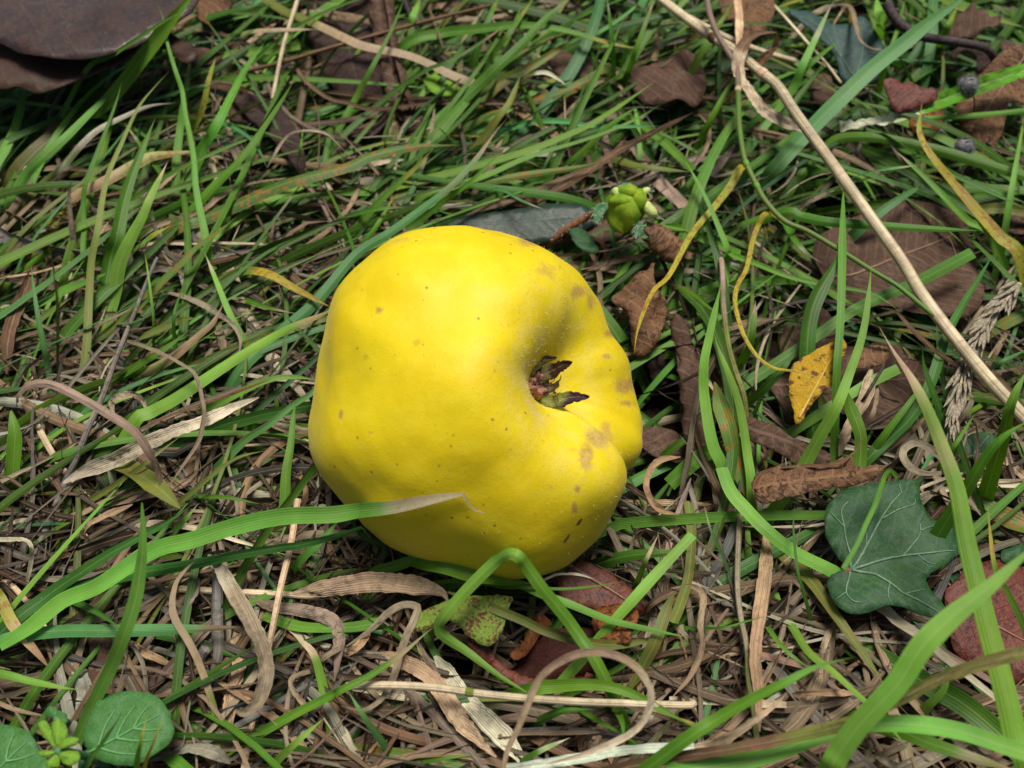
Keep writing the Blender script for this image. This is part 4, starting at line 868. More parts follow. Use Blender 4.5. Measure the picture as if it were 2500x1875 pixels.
# ---------------------------------------------------------------- leaves
def leaf(name, outline, z, mat, label=None, cat='leaf', tilt=(0, 0), mid=None, curl=0.0, bend=0.0, amp=.0012, freq=60, step=.0022, thick=.0004, rag=.0004, sharp=False, group=None, parent=None, rib=None):
    """outline traced on a plane through height z tilted by (dz/dx, dz/dy); mid: two points of the midrib; curl lifts the edges, bend arches along the midrib"""
    P2 = pts2d(outline); cx = sum(p[0] for p in P2)/len(P2); cy = sum(p[1] for p in P2)/len(P2)
    p0 = at(cx, cy, z); n = unit(np.array([-tilt[0], -tilt[1], 1.0]))
    def hit(x, y):
        d = raydir(x, y); return CAM+d*(((p0-CAM)@n)/(d@n))
    B = np.array([hit(x, y) for x, y in P2])
    if mid: m = [hit(*q) for q in pts2d(mid)]
    else:
        q = B-B.mean(0); _, _, vt = np.linalg.svd(q); m = [B.mean(0)-vt[0], B.mean(0)+vt[0]]
    ex = unit(m[1]-m[0]); ey = np.cross(n, ex); o0 = m[0] if mid else B.mean(0)
    L = np.stack([(B-o0)@ex, (B-o0)@ey], 1)
    # smooth closed outline with ragged edge
    k = len(L); Q = catmull(np.c_[np.vstack([L[-2:], L, L[:3]]), np.zeros(k+5)], (k+5)*10)[:, :2]
    per = np.r_[0, np.cumsum(np.linalg.norm(np.diff(Q, axis=0), axis=1))]
    dq = np.linalg.norm(Q-L[0], axis=1); hf_ = int(len(Q)*.5); i0 = int(np.argmin(dq[:hf_])); seg = Q[i0:]
    j = int(np.argmin(dq[hf_:]))+hf_-i0; seg = seg[:max(j, 8)]
    if sharp: seg = np.vstack([L, L[:1]])
    s = np.r_[0, np.cumsum(np.linalg.norm(np.diff(seg, axis=0), axis=1))]; nn = max(24, int(s[-1]/(step*.55)))
    u = np.linspace(0, s[-1], nn, endpoint=False); E = np.stack([np.interp(u, s, seg[:, 0]), np.interp(u, s, seg[:, 1])], 1)
    rr = random.Random(hash_str(name+outline)); sd = rr.uniform(0, 50)
    if rag: E += np.array([[mnoise.noise(Vector((a*900, b*900, sd)))*rag, mnoise.noise(Vector((a*900, b*900, sd+9)))*rag] for a, b in E])
    lo, hi = E.min(0), E.max(0); G = []
    yv = lo[1]+step/2; r = 0
    while yv < hi[1]:
        xv = lo[0]+(step/2 if r % 2 else 0)
        while xv < hi[0]: G.append((xv+rr.uniform(-.2, .2)*step, yv+rr.uniform(-.2, .2)*step)); xv += step
        yv += step*.87; r += 1
    G = np.array(G); G = G[inpoly(G[:, 0], G[:, 1], [tuple(e) for e in E])]
    if len(G):
        dm = np.array([np.min(np.hypot(E[:, 0]-a, E[:, 1]-b)) for a, b in G]); G = G[dm > step*.45]
    V2 = [Vector(e) for e in np.vstack([E, G]) if True]
    vv, _, ff, _, _, _ = delaunay_2d_cdt(V2, [], [list(range(len(E)))], 1, 1e-7)
    uv = np.array([(a.x, a.y) for a in vv])
    ln = max(1e-4, hi[0]-lo[0])
    if mat in (M_BROWN, M_BROWN2, M_DARKBR): amp = amp*1.7
    h = curl*uv[:, 1]**2*100 + bend*((uv[:, 0]-(lo[0]+hi[0])/2)**2)*100
    h += np.array([amp*(mnoise.fractal(Vector((a*freq, b*freq, sd)), 1, 2, 3)) for a, b in uv])
    V = o0+uv[:, :1]*ex+uv[:, 1:]*ey+h[:, None]*n
    if parent is None: V = push_out(V, False, .0015)
    me = bpy.data.meshes.new(name); me.from_pydata([tuple(x) for x in V], [], [tuple(f) for f in ff]); smooth(me)
    lay = me.uv_layers.new(name='UVMap'); li = np.zeros(len(me.loops), np.int32); me.loops.foreach_get('vertex_index', li)
    lay.data.foreach_set('uv', (uv[li]*100+sd).astype(np.float32).ravel() if not mid else (uv[li]*100).astype(np.float32).ravel())
    o = link(name, me, mat, parent)
    md = o.modifiers.new('thickness', 'SOLIDIFY'); md.thickness = thick; md.offset = -1
    if label: tag(o, label, cat, group)
    o_surf = (o0, ex, ey, n, lambda a, b: curl*b*b*100+bend*((a-(lo[0]+hi[0])/2)**2)*100+amp*(mnoise.fractal(Vector((a*freq, b*freq, sd)), 1, 2, 3)), hit)
    if rib and mid:
        mp = pts2d(mid); q = [(mp[0][0]*(1-f)+mp[1][0]*f, mp[0][1]*(1-f)+mp[1][1]*f) for f in (.07, .35, .65, .92)]
        P = on_leaf(o_surf, 'S '+' '.join('%.2f,%.2f' % a for a in q)); link('midrib', tube_mesh('midrib', P, np.linspace(rib[0], rib[0]*.35, len(P)), 6), rib[1], o)
    return o, o_surf
def on_leaf(sf, spec, lift=.00015):
    o0, ex, ey, n, hf, hit = sf; out = []
    C2 = catmull(np.c_[np.array(pts2d(spec)), np.zeros(len(pts2d(spec)))], 14)[:, :2]
    for x, y in C2:
        p = hit(x, y); a, b = (p-o0)@ex, (p-o0)@ey; out.append(o0+a*ex+b*ey+(hf(a, b)+lift)*n)
    return np.array(out)
def petiole(parent, P, r, mat): return link('petiole', tube_mesh('petiole', catmull(P, 12), r, 7), mat, parent)

iv, sf = leaf('ivy_leaf', 'I 1100,392 1085,370 1040,330 1000,260 950,190 932,100 945,20 F 985,1570 1030,1530 1080,1500 1200,1480 1320,1460 1430,1445 1540,1455 1538,1510 1560,1590 1590,1640 I 1622,80 1700,105 1760,120 1800,240 1795,290 1740,345 1690,375 1640,400 1600,440 1590,465 1620,520 1690,600 1750,705 1715,705 1600,690 1450,650 1390,632 1330,632 1270,655 1200,675 1140,684 1080,680 1020,630 980,560 962,480 985,420 1040,402',
              .030, M_IVY, 'big dark green ivy leaf with pale branching veins', tilt=(.10, -.05), mid='I 1105,395 1780,280', curl=.05, bend=-.05, amp=.0019, freq=85, step=.0016, thick=.0004, rag=.0002, sharp=True)
for w, sp in [(.00042, 'I 1110,395 1105,300 1060,120 1040,40 F 1080,1590'), (.0005, 'I 1115,390 1150,350 1230,210 1300,80 1370,-20 F 1420,1530 1400,1480'), (.0005, 'I 1115,395 1200,370 1440,310 1600,290 1770,275'), (.00048, 'I 1120,398 1250,425 1350,490 1450,560 1600,620 1705,685'),
              (.0004, 'I 1108,400 1100,450 1080,540 1120,600 1180,610'), (.00032, 'I 1440,312 1500,240 1545,180 1550,110'), (.0003, 'I 1300,85 1400,30 1500,0 F 1510,1560'), (.00026, 'I 1350,490 1340,570 1370,630'), (.00026, 'I 1450,560 1540,530 1580,520'), (.00026, 'I 1060,130 1000,90 965,60'),
              (.00026, 'I 1550,150 1620,130 1700,140'), (.00026, 'I 1190,300 1210,220 1200,130'), (.00024, 'I 1540,300 1600,350 1650,360'), (.00024, 'I 1080,540 1040,570 1010,590')]:
    P = on_leaf(sf, sp); link('vein', tube_mesh('vein', P, np.linspace(w*.72, w*.28, len(P)), 6), M_VEIN, iv)
b0 = on_leaf(sf, 'I 1105,395 1110,396')[0]
petiole(iv, [b0, b0+np.array([-.004, -.002, -.006]), b0+np.array([-.006, -.003, -.018]), b0+np.array([-.006, -.003, -.032])], .0007, M_HAIRSTEM)

iv2, sf2 = leaf('ivy_leaf', 'C 705,80 800,68 880,90 940,130 1010,152 1100,148 1150,108 1200,120 1250,200 1290,260 1320,330 1310,440 1270,500 1200,530 1100,520 1050,480 1030,400 1000,330 930,260 850,190', .024, M_IVYBLUE,
                'bluish ivy leaf crossed by a long blade near the dark twig', tilt=(-.05, .25), mid='C 1090,500 1000,150', curl=.03, amp=.001, step=.0022, rag=.0002)
for w, sp in [(.0005, 'C 1130,490 1080,400 1010,300 940,200 800,110'), (.0005, 'C 1140,490 1170,380 1180,280 1160,150'), (.0003, 'C 1050,350 1120,330 1150,300'), (.00035, 'C 1150,480 1230,430 1290,380')]:
    P = on_leaf(sf2, sp); link('vein', tube_mesh('vein', P, np.linspace(w*.5, w*.25, len(P)), 6), M_VEIN, iv2)
leaf('ivy_leaf', 'C 1130,545 1180,530 1250,600 1260,650 1200,640 1150,600', .012, M_IVYBLUE, 'small bluish ivy leaf tip poking out under the bluish ivy leaf', tilt=(0, .2))
iv4, sf4 = leaf('ivy_leaf', 'F 1820,1230 1850,1150 1930,1120 2010,1130 2060,1190 2030,1270 1950,1310 1860,1290', .018, M_IVY, 'small dark ivy leaf half hidden behind the dry loop', tilt=(0, .15), step=.0018)
for sp in ('F 1880,1270 1930,1210 1990,1140', 'F 1890,1265 1880,1210 1860,1170', 'F 1895,1270 1960,1260 2030,1230'):
    P = on_leaf(sf4, sp); link('vein', tube_mesh('vein', P, np.linspace(.0002, .0001, len(P)), 6), M_VEIN, iv4)
leaf('ivy_leaf', 'I 1700,470 1680,440 1720,380 1790,340 1860,360 1850,430 1780,500 1720,520', .017, M_IVY, 'dark ivy leaf tucked under the tip of the big ivy leaf')
leaf('ivy_leaf', 'I 2060,300 2120,260 2230,250 2240,340 2130,370 2070,350', .02, M_IVY, 'dark ivy leaf behind the broad bright blade by the red leaf')

# two leathery leaves
leaf('leathery_leaf', 'A -420,-300 300,-330 1000,-260 1260,-90 1240,20 1215,70 1150,115 1000,195 900,262 760,312 600,350 430,362 250,345 100,310 0,255 -300,120', .050, M_LEATHER, 'large dark purple-brown leathery leaf, the upper of two', tilt=(.02, .03), mid='A -420,0 1230,20', curl=-.012, amp=.0016, freq=28, step=.004, thick=.0006, rag=.0002)
leaf('leathery_leaf', 'A -420,300 0,150 400,160 900,170 1100,230 1250,330 1180,402 1100,352 1060,312 980,292 880,312 800,352 720,412 640,432 520,482 400,532 230,570 100,542 0,562 -400,520', .042, M_LEATHER2, 'reddish brown leathery leaf with a wavy edge under the darker one', tilt=(.05, .02), mid='A -420,360 1200,330', curl=0, amp=.0018, freq=40, step=.0035, thick=.0006, rag=.0002)
leaf('brown_leaf', 'A 1100,330 1200,290 1330,310 1400,340 1340,400 1180,405', .022, M_BROWN, 'small brown leaf at the tip of the wavy leathery leaf')
leaf('brown_leaf', 'A 1230,20 1300,-60 1460,-60 1450,60 1380,110 1280,130', .026, M_BROWN2, 'crumpled tan leaf beside the upper leathery leaf', amp=.004, freq=110)
leaf('brown_leaf', 'A 1430,570 1520,600 1700,650 1820,740 1890,860 1930,1000 1910,1090 1830,1010 1700,850 1560,740', .022, M_DARKBR, 'narrow grey-brown curled leaf pointing down between green blades', curl=.10, amp=.002)
leaf('brown_leaf', 'A 1500,620 1560,690 1700,760 1760,860 1700,880 1560,800 1450,720', .018, M_BROWN, 'brown leaf fragment behind the narrow grey-brown leaf')
# dead leaves at the back
def rolled(name, path, rad, z, mat, label, turns=.95, seed=1, n=40, m=36, amp=.34):
    P = np.array([at(x, y, h) for (x, y), h in zip(pts2d(path), np.interp(np.linspace(0, 1, len(pts2d(path))), np.linspace(0, 1, len(z)), np.array(z)/100))])
    C = catmull(P, n); T = unit(np.gradient(C, axis=0)); U = unit(np.cross(T, np.array([0, 0, 1.]))); Wv = np.cross(U, T)
    R = np.interp(np.linspace(0, 1, n), np.linspace(0, 1, len(rad)), np.array(rad)*PS/FPX*((C-CAM)@FWD).mean())
    V, uv = [], []
    for i in range(n):
        for j in range(m):
            s = j/(m-1); a = s*turns*2*math.pi+seed; q = mnoise.fractal(Vector((i*.16, s*4.5, seed*7.)), 1, 2, 3)
            r = R[i]*(1.12-.5*s+amp*q)*(1+.10*math.sin(i*1.3+s*3)*s)
            off = T[i]*(mnoise.noise(Vector((s*6, i*.3, seed)))*R[i]*(1.3 if i in (0, n-1) else (.7 if i in (1, n-2) else .08)))
            V.append(C[i]+off+(U[i]*math.cos(a)*1.15+Wv[i]*math.sin(a)*.72)*r); uv.append((i/(n-1)*3.2, (s-.5)*R.mean()*100*2*math.pi*turns*.6))
    idx = np.arange(n*m).reshape(n, m); F = np.stack([idx[:-1, :-1], idx[:-1, 1:], idx[1:, 1:], idx[1:, :-1]], -1).reshape(-1, 4)
    o = link(name, mesh_np(name, push_out(np.array(V)), F, uv), mat); md = o.modifiers.new('thickness', 'SOLIDIFY'); md.thickness = .0004
    return tag(o, label, 'leaf')
rolled('brown_leaf', 'B 230,-60 270,150 300,350 350,550 420,720', [75, 70, 62, 66, 50], [2.8, 2.6, 2.2, 1.8], M_BROWN, 'brown dead leaf rolled into a tube behind the quince', seed=2)
leaf('brown_leaf', 'B -330,-80 -60,-90 170,-60 190,150 260,420 330,700 250,860 60,880 0,640 -90,500 -170,300 -260,120', .017, M_DARKBR, 'wide dark dead leaf beside the rolled brown leaf', tilt=(.1, .05), mid='B -50,-80 200,850', curl=.03, amp=.004, freq=45, step=.003)
leaf('brown_leaf', 'B 330,640 480,700 560,820 500,920 340,940 220,900 260,760', .014, M_BROWN, 'brown leaf scrap below the rolled brown leaf', curl=.05, amp=.003)
leaf('brown_leaf', 'B 1820,420 1900,370 2050,360 2230,330 2330,450 2270,640 2120,660 1960,630 1860,560', .024, M_BROWN, 'brown dead leaf lying behind the hairy green bud', curl=-.04, amp=.003)
leaf('brown_leaf', 'B 1340,330 1480,320 1620,400 1660,470 1560,520 1420,500 1330,430', .020, M_BROWN, 'brown leaf piece under green blades far behind the quince', curl=-.05, amp=.003)
leaf('brown_leaf', 'B 180,1480 300,1440 420,1400 470,1450 380,1500 260,1530', .02, M_BROWN, 'small brown leaf beside the shoulder of the quince')
leaf('brown_leaf', 'C 280,-60 450,-80 590,-60 620,80 560,200 470,260 400,240 330,120', .026, M_BROWN2, 'reddish brown leaf behind the papery withered blade', curl=-.04, amp=.002)
leaf('brown_leaf', 'C 1320,520 1360,488 1410,500 1440,525 1500,512 1550,540 1560,565 1600,556 1640,570 1640,640 1520,690 1440,715 1380,700 1345,620', .036, M_RED, 'small curled red-brown leaf with a lobed edge near the burrs', tilt=(0, .7), curl=.06, amp=.0018, step=.0016)
leaf('brown_leaf', 'C 2203,290 2120,310 2040,360 1960,440 1880,520 1800,620 1760,700 1790,800 1880,900 1990,990 2080,760 2110,650 2230,660 2300,450', .026, M_BROWN2, 'large brown leaf leaning behind the grey burrs', tilt=(.1, .35), mid='C 2250,300 1850,850', rib=(.00045, M_MIDRIB), curl=.03, amp=.003, freq=50, step=.0024)
leaf('brown_leaf', 'C 1760,310 1830,290 1940,300 2010,360 1980,440 1920,440 1915,370 1870,330 1800,330 1765,370', .030, M_DARKBR, 'dark torn leaf with a hole hanging under the dark twig', tilt=(0, .5), amp=.002)
leaf('brown_leaf', 'C 1740,160 1800,90 1920,60 2030,90 2050,150 1940,190 1820,200', .03, M_BROWN, 'brown leaf crumpled above the dark twig', amp=.004, freq=90)
leaf('brown_leaf', 'C 2050,270 2090,250 2160,290 2080,330', .03, M_BROWN, 'scrap of brown leaf at the end of the twig')
leaf('brown_leaf', 'C 2060,1180 2203,1150 2260,1350 2203,1480 2080,1420', .014, M_BROWN, 'brown leaf low under the yellow rust-spotted blade')
leaf('brown_leaf', 'C 870,500 960,490 1000,560 960,660 890,640', .018, M_BROWN, 'reddish brown leaf scrap beside the straw stem node')
leaf('brown_leaf', 'C 1480,760 1560,700 1680,690 1690,780 1600,880 1500,840', .02, M_ORANGE, 'dim orange leaf under the curled red-brown leaf', amp=.002)
leaf('brown_leaf', 'F 900,-110 1100,-230 1350,-320 1600,-330 1800,-200 1880,0 1905,200 1890,360 1780,440 1600,420 1400,330 1220,330 1050,260 930,120', .017, M_BROWN, 'big flat brown leaf lying under the straw stem', tilt=(-.05, .12), mid='F 950,150 1850,-150', rib=(.00045, M_MIDRIB), curl=.02, amp=.0035, freq=38, step=.003)
leaf('brown_leaf', 'F 660,520 760,440 900,360 1000,450 1100,560 1380,560 1500,640 1620,720 1600,820 1480,900 1500,980 1350,1080 1180,1050 1000,1000 860,1060 720,1080 640,960 580,860 620,760', .011, M_BROWN, 'wide dull brown leaf beneath the yellow leaf', tilt=(-.02, .15), mid='F 620,850 1550,780', rib=(.00045, M_MIDRIB), curl=.02, amp=.003, freq=45, step=.003)
leaf('brown_leaf', 'F 1120,620 1250,570 1350,600 1330,680 1200,730 1110,720', .021, M_BROWN2, 'tan brown flap of leaf beside the yellow leaf')
leaf('yellow_leaf', 'F 1060,535 1000,550 900,600 790,660 735,720 718,830 725,920 745,1000 758,1090 800,1060 840,980 920,880 990,820 1030,700 1080,600', .027, M_YELLOW, 'bright yellow leaf with brown blotches behind a green blade', tilt=(.1, .25), mid='F 755,1080 1050,540', rib=(.0004, M_MIDYEL), curl=.05, amp=.0016, step=.0018)
leaf('brown_leaf', 'F 430,1070 470,1030 600,1065 700,1140 850,1195 960,1240 1015,1290 930,1330 800,1330 680,1270 560,1210 460,1150', .026, M_BROWN, 'brown leaf folded like a scroll above the big ivy leaf', tilt=(-.1, .35), mid='F 440,1080 1000,1300', curl=-.13, amp=.0030, freq=60, step=.0018, rag=.0006)
leaf('brown_leaf', 'F 500,1530 485,1440 540,1375 680,1345 900,1340 1060,1290 1130,1298 1150,1345 1290,1340 1308,1385 1200,1445 1050,1475 850,1510 650,1560 540,1580', .029, M_BROWN2, 'tan brown rolled leaf with fine veins and a torn end above the ivy leaf', tilt=(.05, .30), mid='F 500,1480 1300,1365', curl=-.16, amp=.0030, freq=70, step=.0018, rag=.0007)
rolled('brown_leaf', 'F 20,420 60,600 110,850 140,1100 150,1270', [70, 60, 80, 90, 50], [2.2, 1.8, 1.8, 1.6], M_BROWN, 'dark brown rolled leaf standing beside the quince', seed=3)
leaf('brown_leaf', 'E 1380,390 1450,330 1500,290 1560,235 1560,280 1580,360 1620,440 1600,560 1540,640 1480,640 1460,480', .024, M_BROWN2, 'rusty brown leaf with worm holes at the shoulder of the quince', tilt=(.3, .2), amp=.004, freq=80, curl=.05)
rolled('brown_leaf', 'E 1530,110 1580,130 1640,180 1700,230', [60, 85, 80, 50], [3.0, 2.8, 2.4], M_BROWN2, 'light brown puckered leaf curl beside the hairy green bud', seed=5, amp=.25)
leaf('brown_leaf', 'E 1380,180 1480,150 1560,220 1540,290 1420,270', .014, M_DARKBR, 'purplish leaf lying below the hairy green bud')
leaf('brown_leaf', 'E 1260,110 1390,60 1480,90 1400,150 1300,160', .018, M_BROWN, 'flat purple-brown leaf between bud stem and quince')
leaf('brown_leaf', 'E 1500,960 1600,950 1720,1000 1720,1090 1600,1080 1520,1040', .010, M_BROWN, 'brown leaf in the shade beside the quince')
leaf('brown_leaf', 'F -200,480 -60,470 20,560 30,700 -80,800 -180,700', .012, M_DARKBR, 'dark leaf in the gap beside the calyx side of the quince', amp=.003)
leaf('brown_leaf', 'F 380,1120 520,1250 560,1420 480,1560 380,1500 330,1300', .012, M_DARKBR, 'dark leaf standing in for the shaded interior behind the scroll leaf', amp=.003)  # dark sheet in place of the shade inside and behind the scroll leaf
# in front
leaf('red_leaf', 'H 1410,335 1480,330 1600,370 1720,440 1830,510 1900,590 1935,660 1880,700 1700,690 1550,640 1420,600 1375,520 1385,420', .022, M_RED, 'red-brown leaf tucked under the base of the quince', tilt=(-.1, .2), mid='H 1400,340 1930,670', rib=(.00045, M_MIDRIB), curl=.04, amp=.0018, step=.0018)
leaf('orange_leaf', 'H 1600,640 1680,620 1800,625 1880,660 1890,730 1850,800 1840,860 1750,860 1660,840 1600,760', .026, M_ORANGE, 'orange-brown leaf fold beside the red-brown leaf', tilt=(.2, -.3), curl=-.08, amp=.002, step=.0018)
leaf('maroon_leaf', 'H 1150,960 1180,860 1300,790 1500,770 1700,790 1770,880 1700,990 1560,1090 1350,1110 1150,1120 1060,1080', .012, M_MAROON, 'dark maroon leaf in the hollow in front of the quince', tilt=(0, .2), curl=.03, amp=.002, step=.002)
leaf('orange_leaf', 'H 1220,700 1290,680 1340,740 1280,800 1220,880 1160,960 1090,980 1080,940 1160,860 1190,780', .016, M_ORANGE, 'narrow orange rim of leaf beside the maroon leaf', amp=.003, step=.0018)
leaf('red_leaf', 'H 800,840 870,870 960,930 1030,1000 1150,1070 1280,1110 1450,1100 1600,1060 1560,1130 1300,1180 1150,1160 1000,1070 880,970', .020, M_RED, 'ragged red leaf edge below the spotted leaf', tilt=(0, .3), amp=.003, freq=120, rag=.001, step=.0018)
leaf('spotted_leaf', 'H 450,700 560,650 700,590 850,570 1080,570 1070,640 1040,750 1000,840 950,888 880,870 800,810 740,750 660,720 570,770 460,798', .028, M_SPOTTED, 'green leaf blotched with dark red spots before the quince', tilt=(.05, .25), mid='H 470,770 1050,640', curl=.04, amp=.0014, step=.0016)
leaf('red_leaf', 'I 1700,560 1760,480 1850,400 1980,350 2203,340 2330,500 2330,900 2260,1120 2100,1110 1900,1020 1780,920 1740,780', .019, M_RED, 'big red-brown leaf behind the slanting bright blades', tilt=(-.05, .05), mid='I 1720,600 2300,900', rib=(.00045, M_MIDRIB), curl=-.03, amp=.002, freq=45, step=.0028)
leaf('brown_leaf', 'G 560,830 700,810 790,900 830,980 900,990 1000,960 1030,1010 1000,1120 960,1180 800,1180 700,1190 600,1130 580,1000', .018, M_BROWN, 'crinkled brown leaf behind the round green leaf', amp=.004, freq=80, curl=.03)
leaf('brown_leaf', 'G 530,580 640,530 780,540 760,590 640,630 560,620', .016, M_BROWN, 'reddish brown leaf scrap under crossing green blades')
leaf('brown_leaf', 'G 180,860 380,830 480,960 440,1130 260,1120', .010, M_DARKBR, 'dark leaf under the yellowing blade')
leaf('grey_leaf', 'D 1640,660 1700,590 1800,575 1890,610 1925,690 1880,740 1780,720 1700,740', .016, M_GREYLEAF, 'small grey withered leaf beside the flank of the quince', amp=.002)
leaf('dark_green_leaf', 'B 640,1420 750,1380 900,1348 1200,1308 1450,1288 1560,1310 1640,1370 1560,1450 1400,1505 1250,1545 1000,1580 760,1540', .020, M_DKGREEN, 'long dark glossy green leaf lying behind the quince', tilt=(.04, .30), mid='B 640,1430 1650,1370', curl=-.05, amp=.001, step=.0026)
leaf('brown_leaf', 'B 1330,1500 1480,1430 1640,1400 1720,1440 1640,1500 1500,1560 1380,1600', .012, M_BROWN, 'purple-brown leaf half under the dark glossy leaf')
leaf('small_green_leaf', 'B 1450,1460 1520,1440 1580,1490 1640,1580 1600,1600 1500,1560', .024, M_IVY, 'small dark green leaf under the hairy bud', curl=.05, amp=.001, step=.0016)
leaf('small_green_leaf', 'B 530,510 600,480 700,520 790,560 770,600 660,610 570,580', .02, M_LIME, 'pale green clover-like leaf behind the quince', step=.002)
leaf('small_green_leaf', 'H 130,640 200,610 250,680 260,760 310,800 300,850 230,840 160,760', .016, M_ROUND, 'hairy bluish green leaf beside the twisted tan blade', step=.002)
leaf('small_green_leaf', 'H 1700,260 1820,195 1900,230 1950,270 1860,330 1720,330', .014, M_ROUND, 'dull green leaf in the shade by the base of the quince', step=.002)
leaf('small_green_leaf', 'H 1930,1450 2050,1380 2203,1400 2260,1520 2100,1590 1960,1560', .012, M_IVY, 'dark green leaf low under the straws', step=.0025)

# two round leaves and the seedling
for lb, ol, md in [('round green leaf crossed by three thin blades', 'G 600,1250 700,1192 850,1168 980,1200 1060,1285 1085,1320 1075,1360 1104,1400 1080,1490 980,1575 850,1640 720,1640 600,1590 540,1520 535,1430', 'G 560,1560 1050,1300'),
                   ('round green leaf next to the lime green seedling', 'G -150,1420 0,1388 120,1400 210,1455 250,1550 330,1640 340,1780 150,1900 -150,1880 -260,1650', 'G -200,1850 220,1450')]:
    o, s_ = leaf('round_leaf', ol, .030, M_ROUND, lb, tilt=(.02, .05), mid=md, curl=.025, amp=.0012, freq=50, step=.0022, rag=.0003)
    q = on_leaf(s_, md.split()[0]+' '+md.split()[1]+' '+md.split()[2])
    a_, b_ = pts2d(md); ux, uy = b_[0]-a_[0], b_[1]-a_[1]
    for f0, f1, sd0 in ((.0, .92, 0), (.12, .5, 1), (.12, .5, -1), (.35, .72, 1), (.35, .72, -1), (.58, .86, 1), (.58, .86, -1)):
        e = .30*(1.1-f0)*sd0; P = on_leaf(s_, 'S %.1f,%.1f %.1f,%.1f %.1f,%.1f' % (a_[0]+ux*f0, a_[1]+uy*f0, a_[0]+ux*(f0+f1)/2-uy*e*.6, a_[1]+uy*(f0+f1)/2+ux*e*.6, a_[0]+ux*f1-uy*e, a_[1]+uy*f1+ux*e))
        link('vein', tube_mesh('vein', P, np.linspace(.00028, .00012, len(P)), 6), M_RVEIN, o)
    petiole(o, [q[0], q[0]+np.array([-.003, -.003, -.006]), q[0]+np.array([-.005, -.006, -.033])], .0008, M_SEPALG)
sd_ = tag(link('seedling', None), 'lime green seedling with a rosette of small leaves between the round leaves', 'plant')
c0 = at(*pts2d('G 360,1550')[0], .044)
for ol in ('G 350,1540 300,1490 255,1430 245,1370 290,1360 330,1430 355,1500', 'G 360,1530 330,1450 335,1380 370,1340 415,1390 425,1450 390,1520', 'G 380,1540 400,1490 450,1465 505,1475 490,1510 430,1535', 'G 375,1570 430,1550 500,1560 505,1610 450,1645 395,1620', 'G 360,1570 380,1610 370,1650 310,1655 290,1630 330,1590', 'G 345,1560 300,1545 250,1550 245,1575 300,1590'):
    leaf('seedling_leaf', ol, .0445, M_LIME, tilt=(0, .1), amp=.0008, curl=.05, step=.0014, parent=sd_, rag=.0001, mid=ol.split()[0]+' '+'360,1550 '+ol.split()[4])
link('stem', tube_mesh('stem', catmull([c0, c0+np.array([.001, .001, -.012]), c0+np.array([0, .002, -.046])], 12), .0009, 7), M_SEPALG, sd_)
sd2 = tag(link('seedling', None), 'small bluish green sprout with two leaves above the lime green seedling', 'plant')
for ol in ('G 330,1345 280,1310 320,1265 360,1290 365,1340', 'G 350,1350 370,1300 410,1310 425,1360 390,1390'): leaf('seedling_leaf', ol, .028, M_ROUND, parent=sd2, amp=.0005, step=.0014)
c1 = at(*pts2d('G 350,1345')[0], .028); link('stem', tube_mesh('stem', catmull([c1, c1+np.array([0, .001, -.01]), c1+np.array([0, .002, -.03])], 8), .0006, 6), M_SEPALG, sd2)

# ---------------------------------------------------------------- stems, twig, stalks
def stem(name, label, cat, path, wpx, z, cls, rib=.05, ns=14, nodes=(), mat=M_DRY, cls2=None, tsw=2, n=70, taper=.9):
    P2 = pts2d(path); zs = np.interp(np.linspace(0, 1, len(P2)), np.linspace(0, 1, len(z)), np.array(z)/100)
    C = catmull([at(x, y, h) for (x, y), h in zip(P2, zs)], n); C = push_out(C)
    t = np.linspace(0, 1, n); r = wpx*PS/FPX*((C-CAM)@FWD).mean()*.5; R = r*(1-(1-taper)*t)
    o = link(name, tube_mesh(name, C, R, ns, True, rib, colour_run(cls, cls2 or cls, tsw, t, np.random.default_rng(3))), mat)
    for q, c in nodes:
        i = int(q*(n-1)); i = min(max(i, 2), n-3); seg = C[i-1:i+2]; d = unit(seg[2]-seg[0]); pp = [C[i]-d*r*1.1, C[i]-d*r*.4, C[i]+d*r*.4, C[i]+d*r*1.1]
        link('node', tube_mesh('node', pp, [R[i]*1.0, R[i]*1.22, R[i]*1.22, R[i]*1.0], 14, True, 0, colour_run(c, c, 2, np.linspace(0, 1, 4), np.random.default_rng(5))), mat, o)
    return tag(o, label, cat)
stem('straw_stem', 'thick pale straw stem slanting down past the brown leaves', 'grass stem', 'S 1530,-70 1616,0 C 200,215 380,325 500,430 640,540 740,690 850,845 1050,1120 1250,1400 1430,1650 F 1540,230 1700,450 1950,760 2150,980 2280,1120', 62, [3.6, 4.0, 4.2, 3.6, 3.4], 's', .07, 18, [(.245, 'n'), (.36, 'w')], cls2='s', taper=1.05)
stem('jointed_grass', 'green jointed grass stem winding across the straw stem', 'grass stem', 'C 195,-20 215,90 260,210 330,330 385,430 395,600 400,780 420,930 440,1020 500,1150 570,1275 690,1400 830,1460 1000,1560 F 1100,15 1250,110 1400,200 1560,330 1710,455', 42, [4.6, 4.2, 3.8, 3.6, 3.6], 'p', .03, 12, [(.30, 'w'), (.50, 'l'), (.56, 'l')], M_GREEN, 'l', .3, taper=.6)
stem('straw_stem', 'second straw stem branching behind the withered papery blade', 'grass stem', 'S 1560,-40 1640,18 C 230,190 400,270 560,330 755,388', 36, [3.0, 3.4, 3.0], 's', .05)
stem('straw_stem', 'long level straw stem with a joint below the maroon leaf', 'grass stem', 'H 40,1140 300,1135 600,1150 900,1190 1200,1220 1500,1240 1800,1250 2203,1262 I 100,1240', 50, [2.6, 3.2, 3.2, 2.8], 's', .06, 14, [(.37, 'o')])
